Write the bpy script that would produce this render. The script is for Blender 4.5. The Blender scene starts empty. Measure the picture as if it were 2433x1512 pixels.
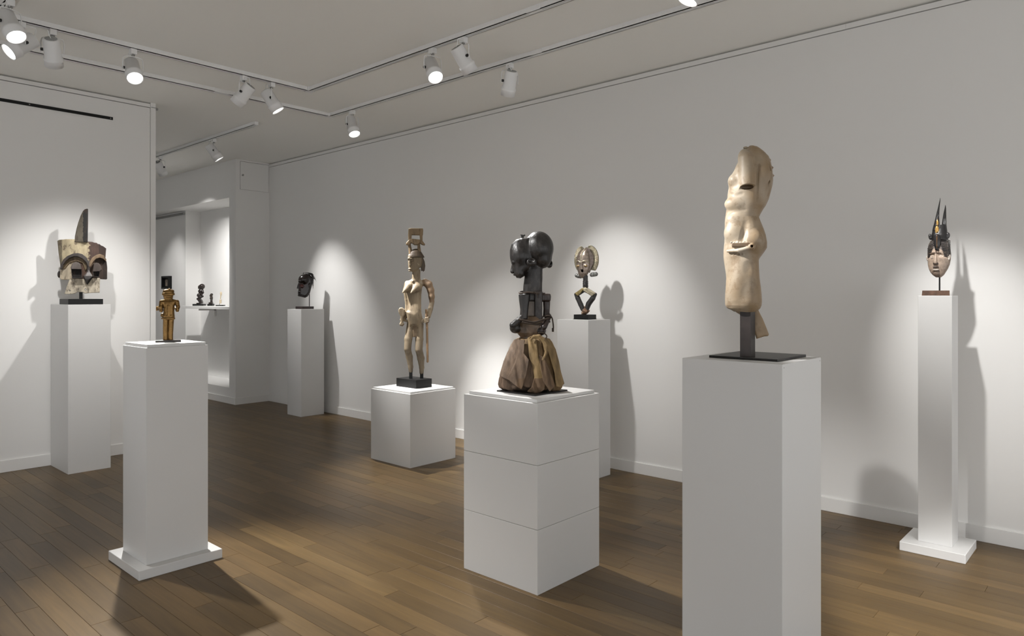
import bpy, bmesh, math, random
import numpy as np
from mathutils import Vector, Matrix

random.seed(7)
S = bpy.context.scene
COL = S.collection
PI = math.pi

# ------------------------------------------------------------------ camera
YAW = math.radians(47.83)
cam_d = bpy.data.cameras.new('camera')
cam_d.sensor_fit = 'HORIZONTAL'
cam_d.sensor_width = 36.0
cam_d.lens = 1675.0 / 2433.0 * 36.0
cam_d.shift_y = -54.0 / 2433.0
cam_d.clip_start = 0.05
cam = bpy.data.objects.new('camera', cam_d)
COL.objects.link(cam)
cam.location = (0, 0, 1.3)
cam.rotation_euler = (PI / 2, 0, -YAW)
S.camera = cam

# ------------------------------------------------------------------ world, exposure
W = bpy.data.worlds.new('world')
S.world = W
W.use_nodes = True
W.node_tree.nodes['Background'].inputs[0].default_value = (0.97, 0.985, 1.0, 1)
W.node_tree.nodes['Background'].inputs[1].default_value = 2.2
S.view_settings.view_transform = 'Standard'
S.view_settings.look = 'None'
S.view_settings.gamma = 1
S.view_settings.use_curve_mapping = False
S.view_settings.exposure = 0.06
LAMP = 1.0                       # overall strength of the track spotlights
S.cycles.max_bounces = 8
S.cycles.diffuse_bounces = 6
S.cycles.sample_clamp_indirect = 4.0

# ------------------------------------------------------------------ helpers
def new_mat(name, color=(.8, .8, .8), rough=.5, metal=0., bump=0., bscale=40., var=0., vscale=3.):
    m = bpy.data.materials.new(name)
    m.use_nodes = True
    nt = m.node_tree
    b = nt.nodes['Principled BSDF']
    b.inputs['Roughness'].default_value = rough
    b.inputs['Metallic'].default_value = metal
    b.inputs['Base Color'].default_value = (*color, 1)
    tc = nt.nodes.new('ShaderNodeTexCoord')
    if var:
        n = nt.nodes.new('ShaderNodeTexNoise')
        n.inputs['Scale'].default_value = vscale
        n.inputs['Detail'].default_value = 5
        nt.links.new(tc.outputs['Object'], n.inputs['Vector'])
        r = nt.nodes.new('ShaderNodeMapRange')
        r.inputs[1].default_value = .3; r.inputs[2].default_value = .7
        r.inputs[3].default_value = 1 - var; r.inputs[4].default_value = 1 + var
        nt.links.new(n.outputs[0], r.inputs[0])
        mx = nt.nodes.new('ShaderNodeVectorMath'); mx.operation = 'SCALE'
        mx.inputs[0].default_value = color
        nt.links.new(r.outputs[0], mx.inputs['Scale'])
        nt.links.new(mx.outputs[0], b.inputs['Base Color'])
    if bump:
        n2 = nt.nodes.new('ShaderNodeTexNoise')
        n2.inputs['Scale'].default_value = bscale
        n2.inputs['Detail'].default_value = 4
        nt.links.new(tc.outputs['Object'], n2.inputs['Vector'])
        bp = nt.nodes.new('ShaderNodeBump')
        bp.inputs['Strength'].default_value = bump
        bp.inputs['Distance'].default_value = .004
        nt.links.new(n2.outputs[0], bp.inputs['Height'])
        nt.links.new(bp.outputs[0], b.inputs['Normal'])
    return m

def pig_mat(name, rough=.5, metal=0., var=.25, vscale=40., bump=.3, bscale=120., stretch=(1, 1, 1), speck=None, speck_scale=150., speck_amt=.5):
    """material whose colour is the pigment stored on the vertices, broken up with noise"""
    m = new_mat(name, rough=rough, metal=metal)
    nt = m.node_tree
    b = nt.nodes['Principled BSDF']
    tc = nt.nodes.new('ShaderNodeTexCoord')
    mp = nt.nodes.new('ShaderNodeMapping')
    mp.inputs['Scale'].default_value = stretch
    nt.links.new(tc.outputs['Object'], mp.inputs[0])
    at = nt.nodes.new('ShaderNodeAttribute'); at.attribute_name = 'pigment'
    n = nt.nodes.new('ShaderNodeTexNoise')
    n.inputs['Scale'].default_value = vscale; n.inputs['Detail'].default_value = 6
    nt.links.new(mp.outputs[0], n.inputs['Vector'])
    r = nt.nodes.new('ShaderNodeMapRange')
    r.inputs[1].default_value = .3; r.inputs[2].default_value = .7
    r.inputs[3].default_value = 1 - var; r.inputs[4].default_value = 1 + var
    nt.links.new(n.outputs[0], r.inputs[0])
    mx = nt.nodes.new('ShaderNodeVectorMath'); mx.operation = 'SCALE'
    nt.links.new(at.outputs['Color'], mx.inputs[0])
    nt.links.new(r.outputs[0], mx.inputs['Scale'])
    out = mx.outputs[0]
    if speck:
        n3 = nt.nodes.new('ShaderNodeTexNoise')
        n3.inputs['Scale'].default_value = speck_scale; n3.inputs['Detail'].default_value = 8
        n3.inputs['Roughness'].default_value = .7
        nt.links.new(mp.outputs[0], n3.inputs['Vector'])
        r3 = nt.nodes.new('ShaderNodeMapRange')
        r3.inputs[1].default_value = .52; r3.inputs[2].default_value = .62
        r3.inputs[3].default_value = 0; r3.inputs[4].default_value = speck_amt
        nt.links.new(n3.outputs[0], r3.inputs[0])
        mi = nt.nodes.new('ShaderNodeMix'); mi.data_type = 'RGBA'
        nt.links.new(r3.outputs[0], mi.inputs[0])
        nt.links.new(out, mi.inputs[6])
        mi.inputs[7].default_value = (*speck, 1)
        out = mi.outputs[2]
    nt.links.new(out, b.inputs['Base Color'])
    if bump:
        n2 = nt.nodes.new('ShaderNodeTexNoise')
        n2.inputs['Scale'].default_value = bscale; n2.inputs['Detail'].default_value = 5
        nt.links.new(mp.outputs[0], n2.inputs['Vector'])
        bp = nt.nodes.new('ShaderNodeBump')
        bp.inputs['Strength'].default_value = bump
        bp.inputs['Distance'].default_value = .003
        nt.links.new(n2.outputs[0], bp.inputs['Height'])
        nt.links.new(bp.outputs[0], b.inputs['Normal'])
    return m

def link(name, me, mat=None, parent=None, smooth=False):
    o = bpy.data.objects.new(name, me)
    COL.objects.link(o)
    if mat: me.materials.append(mat)
    if parent: o.parent = parent
    if smooth:
        me.polygons.foreach_set('use_smooth', [True] * len(me.polygons))
    return o

def bm_box(bm, x0, x1, y0, y1, z0, z1, bevel=0.):
    r = bmesh.ops.create_cube(bm, size=1)
    vs = r['verts']
    for v in vs:
        v.co = ((x0 + x1) / 2 + v.co.x * (x1 - x0), (y0 + y1) / 2 + v.co.y * (y1 - y0), (z0 + z1) / 2 + v.co.z * (z1 - z0))
    if bevel:
        es = list({e for v in vs for e in v.link_edges})
        bmesh.ops.bevel(bm, geom=es, offset=bevel, segments=2, affect='EDGES', profile=.5)

def bm_obj(name, bm, mat=None, parent=None, smooth=False):
    me = bpy.data.meshes.new(name)
    bm.to_mesh(me); bm.free()
    return link(name, me, mat, parent, smooth)

def boxes(name, lst, mat, parent=None, bevel=0.):
    bm = bmesh.new()
    for b in lst: bm_box(bm, *b, bevel=bevel)
    return bm_obj(name, bm, mat, parent)

def struct(o):
    o['kind'] = 'structure'
    return o

def thing(name, label, cat, loc=(0, 0, 0), rz=0., group=None):
    o = bpy.data.objects.new(name, None)
    o.empty_display_size = .05
    COL.objects.link(o)
    o.location = loc; o.rotation_euler = (0, 0, rz)
    o['label'] = label; o['category'] = cat
    if group: o['group'] = group
    return o

def frame_of(d):
    d = Vector(d).normalized()
    a = d.cross(Vector((0, 0, 1)))
    if a.length < 1e-4: a = Vector((1, 0, 0))
    a.normalize()
    return a, a.cross(d).normalized(), d

def bm_lathe(bm, prof, origin, axis, seg=28, cap=True):
    a, u, d = frame_of(axis)
    o = Vector(origin); rings = []
    for (t, r) in prof:
        rings.append([bm.verts.new(o + d * t + (a * math.cos(2 * PI * i / seg) + u * math.sin(2 * PI * i / seg)) * r) for i in range(seg)])
    for p, q in zip(rings, rings[1:]):
        for i in range(seg):
            bm.faces.new((p[i], p[(i + 1) % seg], q[(i + 1) % seg], q[i]))
    if cap:
        bm.faces.new(rings[0][::-1]); bm.faces.new(rings[-1])
    bmesh.ops.recalc_face_normals(bm, faces=bm.faces[:])

def bm_tube(bm, pts, r, seg=8):
    pts = [Vector(p) for p in pts]; rings = []
    rr = r if isinstance(r, (list, tuple)) else [r] * len(pts)
    ref = None
    for i, p in enumerate(pts):
        d = (pts[min(i + 1, len(pts) - 1)] - pts[max(i - 1, 0)]).normalized()
        if ref is None:
            ref = d.orthogonal().normalized()
        a = (ref - d * ref.dot(d)).normalized(); ref = a
        u = d.cross(a)
        rings.append([bm.verts.new(p + (a * math.cos(2 * PI * k / seg) + u * math.sin(2 * PI * k / seg)) * rr[i]) for k in range(seg)])
    for p, q in zip(rings, rings[1:]):
        for k in range(seg):
            bm.faces.new((p[k], p[(k + 1) % seg], q[(k + 1) % seg], q[k]))
    bm.faces.new(rings[0][::-1]); bm.faces.new(rings[-1])

def spline(pts, n=10):
    P = [Vector(p) for p in pts]; out = []
    for i in range(len(P) - 1):
        p0, p1, p2, p3 = P[max(i - 1, 0)], P[i], P[i + 1], P[min(i + 2, len(P) - 1)]
        for k in range(n):
            t = k / n
            out.append(.5 * ((2 * p1) + (p2 - p0) * t + (2 * p0 - 5 * p1 + 4 * p2 - p3) * t * t + (3 * p1 - p0 - 3 * p2 + p3) * t ** 3))
    out.append(P[-1])
    return out

# ------------------------------------------------------------------ materials of the setting
M_wall = new_mat('white_wall_paint', (.775, .767, .752), .75, bump=.04, bscale=300)
M_ceil = new_mat('white_ceiling_paint', (.90, .89, .855), .85)
M_trim = new_mat('white_trim_paint', (.775, .767, .752), .45)
M_gap = new_mat('dark_joint', (.05, .048, .045), .9)
M_ped = new_mat('white_lacquer', (.60, .595, .585), .42, bump=.03, bscale=200)
M_black = new_mat('black_paint', (.008, .008, .008), .42)
M_black.node_tree.nodes['Principled BSDF'].inputs['Specular IOR Level'].default_value = .25
M_blackm = new_mat('black_metal', (.014, .013, .0125), .38, metal=.35, var=.3, vscale=20)
M_fix = new_mat('white_enamel', (.80, .80, .80), .35)
M_grey = new_mat('grey_metal', (.30, .30, .29), .4, metal=.5)
M_knob = new_mat('black_plastic', (.01, .01, .01), .4)
M_lens = bpy.data.materials.new('lit_lens'); M_lens.use_nodes = True
_e = M_lens.node_tree.nodes['Principled BSDF']
_e.inputs['Emission Color'].default_value = (1, .99, .96, 1)
_e.inputs['Emission Strength'].default_value = 9.0

def plank_mat(name, island):
    m = bpy.data.materials.new(name); m.use_nodes = True
    nt = m.node_tree; L = nt.links; N = nt.nodes
    b = N['Principled BSDF']
    geo = N.new('ShaderNodeNewGeometry')
    if island:
        rnd = geo.outputs['Random Per Island']
    else:
        rnd = N.new('ShaderNodeObjectInfo').outputs['Random']
    sc = N.new('ShaderNodeVectorMath'); sc.operation = 'MULTIPLY'
    sc.inputs[1].default_value = (1, .06, 1)
    L.new(geo.outputs['Position'], sc.inputs[0])
    off = N.new('ShaderNodeCombineXYZ')
    mul = N.new('ShaderNodeMath'); mul.operation = 'MULTIPLY'; mul.inputs[1].default_value = 37.
    L.new(rnd, mul.inputs[0])
    L.new(mul.outputs[0], off.inputs[0]); L.new(mul.outputs[0], off.inputs[1])
    ad = N.new('ShaderNodeVectorMath'); L.new(sc.outputs[0], ad.inputs[0]); L.new(off.outputs[0], ad.inputs[1])
    n = N.new('ShaderNodeTexNoise'); n.inputs['Scale'].default_value = 45; n.inputs['Detail'].default_value = 7
    n.inputs['Distortion'].default_value = .8
    L.new(ad.outputs[0], n.inputs['Vector'])
    n1 = N.new('ShaderNodeTexNoise'); n1.inputs['Scale'].default_value = 9; n1.inputs['Detail'].default_value = 3
    L.new(ad.outputs[0], n1.inputs['Vector'])
    cr = N.new('ShaderNodeValToRGB')
    cr.color_ramp.elements[0].position = .0; cr.color_ramp.elements[0].color = (.092, .057, .022, 1)
    cr.color_ramp.elements[1].position = 1.; cr.color_ramp.elements[1].color = (.148, .096, .038, 1)
    e = cr.color_ramp.elements.new(.5); e.color = (.120, .075, .029, 1)
    e = cr.color_ramp.elements.new(.8); e.color = (.134, .082, .032, 1)
    L.new(rnd, cr.inputs[0])
    mr = N.new('ShaderNodeMapRange'); mr.inputs[1].default_value = .3; mr.inputs[2].default_value = .7
    mr.inputs[3].default_value = .84; mr.inputs[4].default_value = 1.13
    L.new(n.outputs[0], mr.inputs[0])
    mr1 = N.new('ShaderNodeMapRange'); mr1.inputs[1].default_value = .3; mr1.inputs[2].default_value = .7
    mr1.inputs[3].default_value = .88; mr1.inputs[4].default_value = 1.12
    L.new(n1.outputs[0], mr1.inputs[0])
    mm = N.new('ShaderNodeMath'); mm.operation = 'MULTIPLY'
    L.new(mr.outputs[0], mm.inputs[0]); L.new(mr1.outputs[0], mm.inputs[1])
    s2 = N.new('ShaderNodeVectorMath'); s2.operation = 'SCALE'
    L.new(cr.outputs[0], s2.inputs[0]); L.new(mm.outputs[0], s2.inputs['Scale'])
    L.new(s2.outputs[0], b.inputs['Base Color'])
    b.inputs['Roughness'].default_value = .36
    b.inputs['Specular IOR Level'].default_value = .28
    bp = N.new('ShaderNodeBump'); bp.inputs['Strength'].default_value = .06; bp.inputs['Distance'].default_value = .002
    L.new(n.outputs[0], bp.inputs['Height']); L.new(bp.outputs[0], b.inputs['Normal'])
    return m
M_plank = plank_mat('oak_plank', False)
M_plank_far = plank_mat('oak_plank_far', True)

# ------------------------------------------------------------------ the room
XR, YL, CEIL = 4.43, 6.24, 2.922
XP, YP = 4.0, 8.05               # pier
YB = 12.0                        # end of the back room
XW = -2.2                        # far left

floor = struct(boxes('floor', [(XW, XR + .1, -2.6, YB, -.12, -.012)], M_gap))
ceiling = struct(boxes('ceiling', [(XW, XR + .1, -2.6, YB, CEIL, CEIL + .1)], M_ceil))
# right wall: core, wall skin below a thin joint, baseboard
wall_right = struct(boxes('wall_right', [(XR + .04, XR + .15, -2.6, YB, -.1, CEIL), (XR, XR + .04, -2.6, YB, 0, 2.8745)], M_wall))
struct(boxes('trim_1', [(XR - .004, XR + .04, -.9 + k * 2.24, -.9 + (k + 1) * 2.24 - .0012, 2.8795, 2.9105) for k in range(4)], M_trim))
struct(boxes('baseboard_right', [(XR - .012, XR, -2.6, YP, 0, .082)], M_trim, bevel=.002))
# left wall with its end post
wall_left = struct(boxes('wall_left', [(XW, 2.355, YL + .04, YL + .16, -.1, CEIL), (XW, 2.352, YL, YL + .04, 0, 2.8765)], M_wall))
struct(boxes('trim_2', [(XW, 2.353, YL - .004, YL + .04, 2.8815, 2.9105)], M_trim))
struct(boxes('trim_3', [(2.3555, 2.397, YL - .002, YL + .165, 0, CEIL)], M_trim))
struct(boxes('baseboard_left', [(XW, 2.352, YL - .012, YL, 0, .088)], M_trim, bevel=.002))
# pier with the hatch opening, niche wall, niche lining
hx0, hx1, hz0, hz1 = 4.060, 4.421, 2.567, 2.900
far = [(XP, XR + .05, YP + .02, YP + .16, 0, CEIL),
       (XP, hx0 - .0045, YP, YP + .02, 0, CEIL), (hx1 + .003, XR + .02, YP, YP + .02, 0, CEIL),
       (hx0 - .0045, hx1 + .003, YP, YP + .02, 0, hz0 - .003), (hx0 - .0045, hx1 + .003, YP, YP + .02, hz1 + .004, CEIL),
       (XP, XR + .05, YP + .16, YB, 2.475, CEIL),
       (XP, XR + .05, YP + .16, YB, 0, .188),
       (4.22, XR + .05, 9.95, YB, .188, 2.475)]
wall_far = struct(boxes('wall_far', far, M_wall))
struct(boxes('baseboard_far', [(XP - .012, XP, YP - .012, YB, 0, .078), (XP, XR - .012, YP - .012, YP, 0, .078)], M_trim))
door = struct(boxes('door_1', [(hx0, hx1 - .001, YP - .001, YP + .012, hz0, hz1)], M_trim, bevel=.001))
bm = bmesh.new(); bm_lathe(bm, [(0, .006), (.012, .005), (.014, .011), (.022, .011)], (4.083, YP - .001, 2.737), (0, -1, 0), 14)
bm_obj('door_handle', bm, M_grey, door)
struct(boxes('trim_4', [(4.19, 4.22, 9.96, YB, 2.425, 2.452)], M_grey))
struct(boxes('wall_back', [(XW, XR + .1, YB, YB + .1, -.1, CEIL)], M_wall))
# unseen lintels over openings left and behind the camera, added to shape fill light
struct(boxes('wall_side_added', [(XW - .1, XW, -2.6, YB, .85, CEIL)], M_wall))
struct(boxes('wall_front_added', [(XW, XR + .1, -2.7, -2.6, 1.75, CEIL)], M_wall))
# latch on the end of the left wall
lt = thing('wall_latch', 'small grey latch on the top corner of the left wall post', 'latch', (2.397, YL, 2.885))
boxes('rod', [(-.036, .010, -.0055, -.002, -.003, .002)], M_grey, lt)
boxes('catch', [(.001, .020, -.004, .012, -.016, .002)], M_grey, lt, bevel=.002)
# black slot high on the left wall
sl = thing('linear_vent', 'long thin black linear slot high on the left wall', 'vent', (0, YL, 2.733))
boxes('slot_bar', [(-1.5, 2.064, -.006, -.0005, -.0115, .0115)], M_black, sl)
for x in (1.49, 2.047):
    bm = bmesh.new(); bm_lathe(bm, [(0, .005), (.002, .004)], (x, -.006, 0), (0, -1, 0), 10)
    bm_obj('screw', bm, M_grey, sl)

# floor planks
PW = .0856
def plank_mesh(name, L):
    bm = bmesh.new(); bm_box(bm, .0004, PW - .0004, .0005, L - .0005, -.012, 0)
    top = [e for e in bm.edges if all(v.co.z > -1e-6 for v in e.verts)]
    bmesh.ops.bevel(bm, geom=top, offset=.0007, segments=1, affect='EDGES')
    me = bpy.data.meshes.new(name); bm.to_mesh(me); bm.free(); me.materials.append(M_plank)
    return me
LENS = [.55, .7, .85, 1.0, 1.15, 1.3]
PM = {L: plank_mesh('plank', L) for L in LENS}
spots = []
fx, fy = math.sin(YAW), math.cos(YAW)
for i in range(int((XW) / PW) + 1, int(XR / PW) + 1):
    y = -2.6 + random.random() * 1.0
    while y < YB - 1.4:
        L = random.choice(LENS)
        best = 0
        for q in (0.1, .3, .5, .7, .9):
            cx, cy = (i + .5) * PW, y + L * q
            d = cx * fx + cy * fy
            lat = cx * fy - cy * fx
            if d > 2.2 and abs(lat) < d * .75 and cy < 8.0:
                best += 1 / d ** 3
        if cy > YL and cx < 2.4: best *= .1
        spots.append((best * L, i * PW, y, L))
        y += L
spots.sort(key=lambda t: -t[0])
for s, x, y, L in spots[:300]:
    o = bpy.data.objects.new('plank', PM[L]); COL.objects.link(o)
    o.location = (x, y, 0); o.parent = floor
vs, fs = [], []
for s, x, y, L in spots[300:]:
    b0 = len(vs)
    x0, x1, y0, y1 = x + .0004, x + PW - .0004, y + .0005, y + L - .0005
    c = .0007
    vs += [(x0, y0, -.012), (x1, y0, -.012), (x1, y1, -.012), (x0, y1, -.012), (x0, y0, -c), (x1, y0, -c), (x1, y1, -c), (x0, y1, -c),
           (x0 + c, y0 + c, 0), (x1 - c, y0 + c, 0), (x1 - c, y1 - c, 0), (x0 + c, y1 - c, 0)]
    for k in range(4):
        j = (k + 1) % 4
        fs += [(b0 + k, b0 + j, b0 + 4 + j, b0 + 4 + k), (b0 + 4 + k, b0 + 4 + j, b0 + 8 + j, b0 + 8 + k)]
    fs.append((b0 + 8, b0 + 9, b0 + 10, b0 + 11))
me = bpy.data.meshes.new('plank_field'); me.from_pydata(vs, [], fs)
pf = link('plank_field', me, M_plank_far, floor); pf['kind'] = 'stuff'

# ------------------------------------------------------------------ lighting tracks and spotlights
ZT = 2.890
def track(name, label, legs, joints):
    t = thing(name, label, 'light track')
    for leg in legs:
        ax, c, a, b = leg
        g = .004                                    # half of the slot
        w = .018
        def bx(lo, hi, z0, z1, a=a, b=b):
            return (a, b, c + lo, c + hi, z0, z1) if ax == 'x' else (c + lo, c + hi, a, b, z0, z1)
        boxes('rail', [bx(-w, w, ZT + .024, CEIL), bx(-w, -w + .004, ZT, ZT + .024), bx(w - .004, w, ZT, ZT + .024),
                       bx(-w, -g, ZT, ZT + .004), bx(g, w, ZT, ZT + .004)], M_fix, t)
        boxes('conductor', [bx(-w + .005, w - .005, ZT + .012, ZT + .024)], M_knob, t)
    for (x, y, sx, sy) in joints:
        boxes('joint', [(x - sx, x + sx, y - sy, y + sy, ZT + .0004, CEIL)], M_fix, t, bevel=.002)
    return t
track('lighting_track', 'inner white ceiling track bending around the middle of the room',
      [('x', 4.87, 1.02, 3.0), ('y', 3.02, -1.6, 4.852), ('y', 1.0, -1.6, 4.852)],
      [(3.02, 4.87, .03, .03), (1.0, 4.87, .03, .03), (3.02, 2.56, .02, .05)])
track('lighting_track', 'outer white ceiling track running closest to the right wall',
      [('x', 5.43, -.6, 3.55), ('y', 3.57, -1.6, 5.412)], [(3.57, 5.43, .03, .03), (3.57, 3.0, .02, .045), (2.58, 5.43, .06, .02)])
track('lighting_track', 'short straight ceiling track in the back room before the niche', [('y', 3.275, 6.20, 11.0)], [(3.275, 6.19, .018, .012)])

track('lighting_track', 'straight ceiling track out of view above the front pedestals', [('y', 2.0, -1.6, 2.9)], [])
def spotlight(x, y, target, power, label, lens=True, cone=58, blend=1.0, cable=1, drop=.135, spill=0):
    """track spotlight: adapter, yoke, can, lens, knob, cable; its own lamp shines from the lens"""
    t = thing('track_spotlight', label, 'spotlight', (x, y, ZT), group='track spotlights on the ceiling')
    boxes('adapter', [(-.018, .018, -.022, .022, -.034, -.0003)], M_fix, t, bevel=.003)
    bm = bmesh.new(); bm_lathe(bm, [(0, .011), (.006, .012), (.010, .008), (.016, .004)], (0, 0, -.034), (0, 0, -1), 14)
    bm_obj('cable_gland', bm, M_grey, t)
    piv = Vector((0, 0, -drop))
    d = (Vector(target) - Vector((x, y, ZT - drop))).normalized()
    a, u, _ = frame_of(d)
    if a.dot(Vector((fx, fy, 0))) > 0: a = -a          # knob on the room side
    w = .058
    pts = spline([piv + a * w - Vector((0, 0, .004)), piv + a * w + Vector((0, 0, .062)), piv + a * (w - .018) + Vector((0, 0, .084)),
                  piv - a * (w - .018) + Vector((0, 0, .084)), piv - a * w + Vector((0, 0, .062)), piv - a * w - Vector((0, 0, .004))], 6)
    bm = bmesh.new(); bm_tube(bm, pts, .0032, 6); bm_tube(bm, [Vector((0, 0, -.034)), piv + Vector((0, 0, .084))], .007, 8)
    bm_obj('yoke', bm, M_fix, t, True)
    bm = bmesh.new()
    bm_lathe(bm, [(-.082, .030), (-.082, .040), (-.078, .044), (.030, .046), (.034, .052), (.050, .052), (.054, .049), (.086, .050), (.086, .046), (.070, .046), (.070, .0)], piv, d, 32, cap=False)
    can = bm_obj('can', bm, M_fix, t, True)
    bm = bmesh.new()
    for k in range(7):
        q = (k - 3) * .0085
        hw = math.sqrt(max(.033 ** 2 - q * q, 0))
        c0 = piv + d * -.083 + u * q
        bm_tube(bm, [c0 - a * hw, c0 + a * hw], .0022, 6)
    bm_obj('vent_grille', bm, M_grey, t)
    bm = bmesh.new(); bm_lathe(bm, [(.0, .0455), (.003, .0455)], piv + d * .074, d, 32)
    bm_obj('lens', bm, M_lens if lens else M_grey, t)
    bm = bmesh.new(); bm_lathe(bm, [(0, .009), (.012, .009), (.014, .007)], piv + a * .046 - d * .012, a, 14)
    bm_obj('knob', bm, M_knob, t)
    if cable:
        b0 = piv - d * .082
        e = Vector((0, 0, -.05))
        side = (u * .5 - d * .5 + a * .3 * cable)
        pts = [e, e + Vector((.0, 0, -.01)) + side * .05, b0 + side * .06 + Vector((0, 0, .02)), b0 + side * .03, b0]
        pts = [Vector((v.x, v.y, min(v.z, -.022))) for v in pts]
        bm = bmesh.new(); bm_tube(bm, spline(pts, 6), .0028, 6)
        bm_obj('cable', bm, M_fix, t, True)
    if power:
        ld = bpy.data.lights.new('lamp', 'SPOT')
        ld.energy = power * LAMP
        ld.spot_size = math.radians(cone); ld.spot_blend = blend
        ld.shadow_soft_size = .030
        ld.color = (1, .985, .965)
        lo = bpy.data.objects.new('lamp', ld); COL.objects.link(lo)
        lo.parent = t
        lo.location = piv + d * .10
        lo.rotation_euler = d.to_track_quat('-Z', 'Y').to_euler()
        if spill:                                       # the wide faint ring around the hot core of the beam
            l2 = ld.copy(); l2.energy = spill * LAMP; l2.spot_size = math.radians(54); l2.spot_blend = .25
            lo2 = bpy.data.objects.new('lamp', l2); COL.objects.link(lo2)
            lo2.parent = t; lo2.location = lo.location; lo2.rotation_euler = lo.rotation_euler
    return t

# ------------------------------------------------------------------ spotlights in view
spotlight(1.0, 4.55, (1.44, 3.45, 1.0), 160, 'brightly lit spotlight at the far left end of the ceiling track', cone=34)
spotlight(1.125, 4.87, (-.3, 4.75, 1.5), 60, 'tilted lit spotlight with narrow oval lens at the left edge of the ceiling', cone=40)
spotlight(1.281, 4.87, (1.86, 6.2, .95), 85, 'white spotlight with unlit side, third from the left, turned to the left wall', cone=52)
spotlight(1.731, 4.87, (1.50, 3.10, .55), 620, 'lit spotlight facing forward above the gold figure', cone=48)
spotlight(2.48, 4.87, (1.62, 6.2, 1.0), 105, 'spotlight turned away to the left wall, right of the gold figure', cone=54)
spotlight(2.70, 4.87, (3.62, 4.34, 1.10), 620, 'lit spotlight with narrow oval lens left of the inner track corner', cone=32)
spotlight(3.57, 5.086, (3.48, 3.95, .45), 360, 'lit spotlight hanging lowest, just past the corner of the outer track', cone=46)
spotlight(3.02, 3.425, (2.60, 2.25, 1.15), 300, 'lit spotlight facing forward in the middle of the inner track', cone=38)
spotlight(3.02, 3.14, (4.40, 2.90, 1.05), 130, 'slim white spotlight seen side on, turned to the right wall', cone=44)
spotlight(3.57, 3.255, (4.10, 4.22, .90), 130, 'white spotlight with black knob hanging near the middle of the outer track', cone=40)
spotlight(3.275, 7.053, (4.40, 6.60, 1.05), 140, 'lit spotlight on the short track in the back room', cone=46)
spotlight(3.275, 8.39, (4.38, 9.15, 1.25), 170, 'spotlight half hidden by the left wall end', cone=76)
spotlight(3.275, 9.7, (4.22, 10.35, 1.5), 50, 'spotlight on the back room track behind the left wall', cone=44)
spotlight(3.02, 1.58, (2.62, 2.15, 1.2), 0, 'spotlight cut off by the top edge of the photo', cone=40)
# further along the tracks, beyond the frame
spotlight(3.02, .98, (4.42, .70, .98), 165, 'spotlight out of view at right turned to the horned portrait mask', cone=30)
spotlight(1.0, 2.45, (2.46, 1.10, 1.47), 640, 'spotlight out of view at left turned to the marble torso', cone=17)
spotlight(1.0, 3.1, (2.56, 2.22, 1.25), 300, 'spotlight out of view at left turned to the skirted figure', cone=26)
spotlight(2.0, -.6, (3.35, .30, 0), 520, 'spotlight out of view at left turned to the floor by the wall', cone=30, blend=.45)

# ------------------------------------------------------------------ pedestals
def shaft(name, x0, x1, y0, y1, z0, z1, parent, n='shaft'):
    return boxes(n, [(x0 , x1, y0, y1, z0, z1)], M_ped, parent, bevel=.0015)

def pedestal(label, cx, cy, wx, wy, h, cap=None, plinth=None, blocks=None):
    t = thing('pedestal', label, 'pedestal', (cx, cy, 0))
    z0 = 0
    if plinth:
        pw, ph = plinth
        boxes('plinth', [(-pw / 2, pw / 2, -pw / 2, pw / 2, 0, ph)], M_ped, t, bevel=.003)
        z0 = ph
    if blocks:
        zs = [0] + blocks + [h]
        for a, b in zip(zs, zs[1:]):
            boxes('block', [(-wx / 2, wx / 2, -wy / 2, wy / 2, a + (.0012 if a else 0), b)], M_ped, t, bevel=.0015)
        boxes('filler', [(-wx / 2 + .004, wx / 2 - .004, -wy / 2 + .004, wy / 2 - .004, .01, h - .01)], M_gap, t)
    else:
        boxes('shaft', [(-wx / 2, wx / 2, -wy / 2, wy / 2, z0, h)], M_ped, t, bevel=.0015)
    if cap:
        ins, ch = cap
        boxes('cap', [(-wx / 2 + ins, wx / 2 - ins, -wy / 2 + ins, wy / 2 - ins, h, h + ch)], M_ped, t, bevel=.001)
    return t
pedestal('white pedestal on a low square plinth under the gold figure', 1.43, 3.60, .29, .29, 1.055, cap=(.008, .0145), plinth=(.389, .045))
pedestal('white pedestal against the left wall under the horned wooden mask', 1.7675, 6.022, .283, .42, 1.231)
pedestal('tall narrow white pedestal near the far corner under the black mask', 4.203, 6.852, .282, .278, 1.15)
pedestal('low white cube pedestal under the standing wooden woman', 3.64, 4.36, .465, .485, .556, cap=(.012, .0135))
pedestal('white pedestal of three stacked blocks under the skirted figure', 2.564, 2.194, .461, .458, .830, cap=(.018, .0148), blocks=[.2816, .561])
pedestal('white pedestal against the right wall under the metal covered head', 4.129, 3.039, .271, .276, 1.126)
t = pedestal('large white pedestal in the front under the marble torso', 2.523, 1.09, .372, .368, 1.07)
for y in (-.176, .176):
    bm = bmesh.new(); bm_lathe(bm, [(0, .0022), (.0006, .002)], (.1862 - .012 if 0 else y * .98, -.184, 1.058), (0, -1, 0), 8)
    bm_obj('screw', bm, M_grey, t)
pedestal('slender white pedestal on a square plinth under the horned portrait mask', 4.134, .8055, .145, .15, 1.298, plinth=(.288, .0457))
# the small pedestal of the portrait mask is nearly as deep as wide

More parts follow.
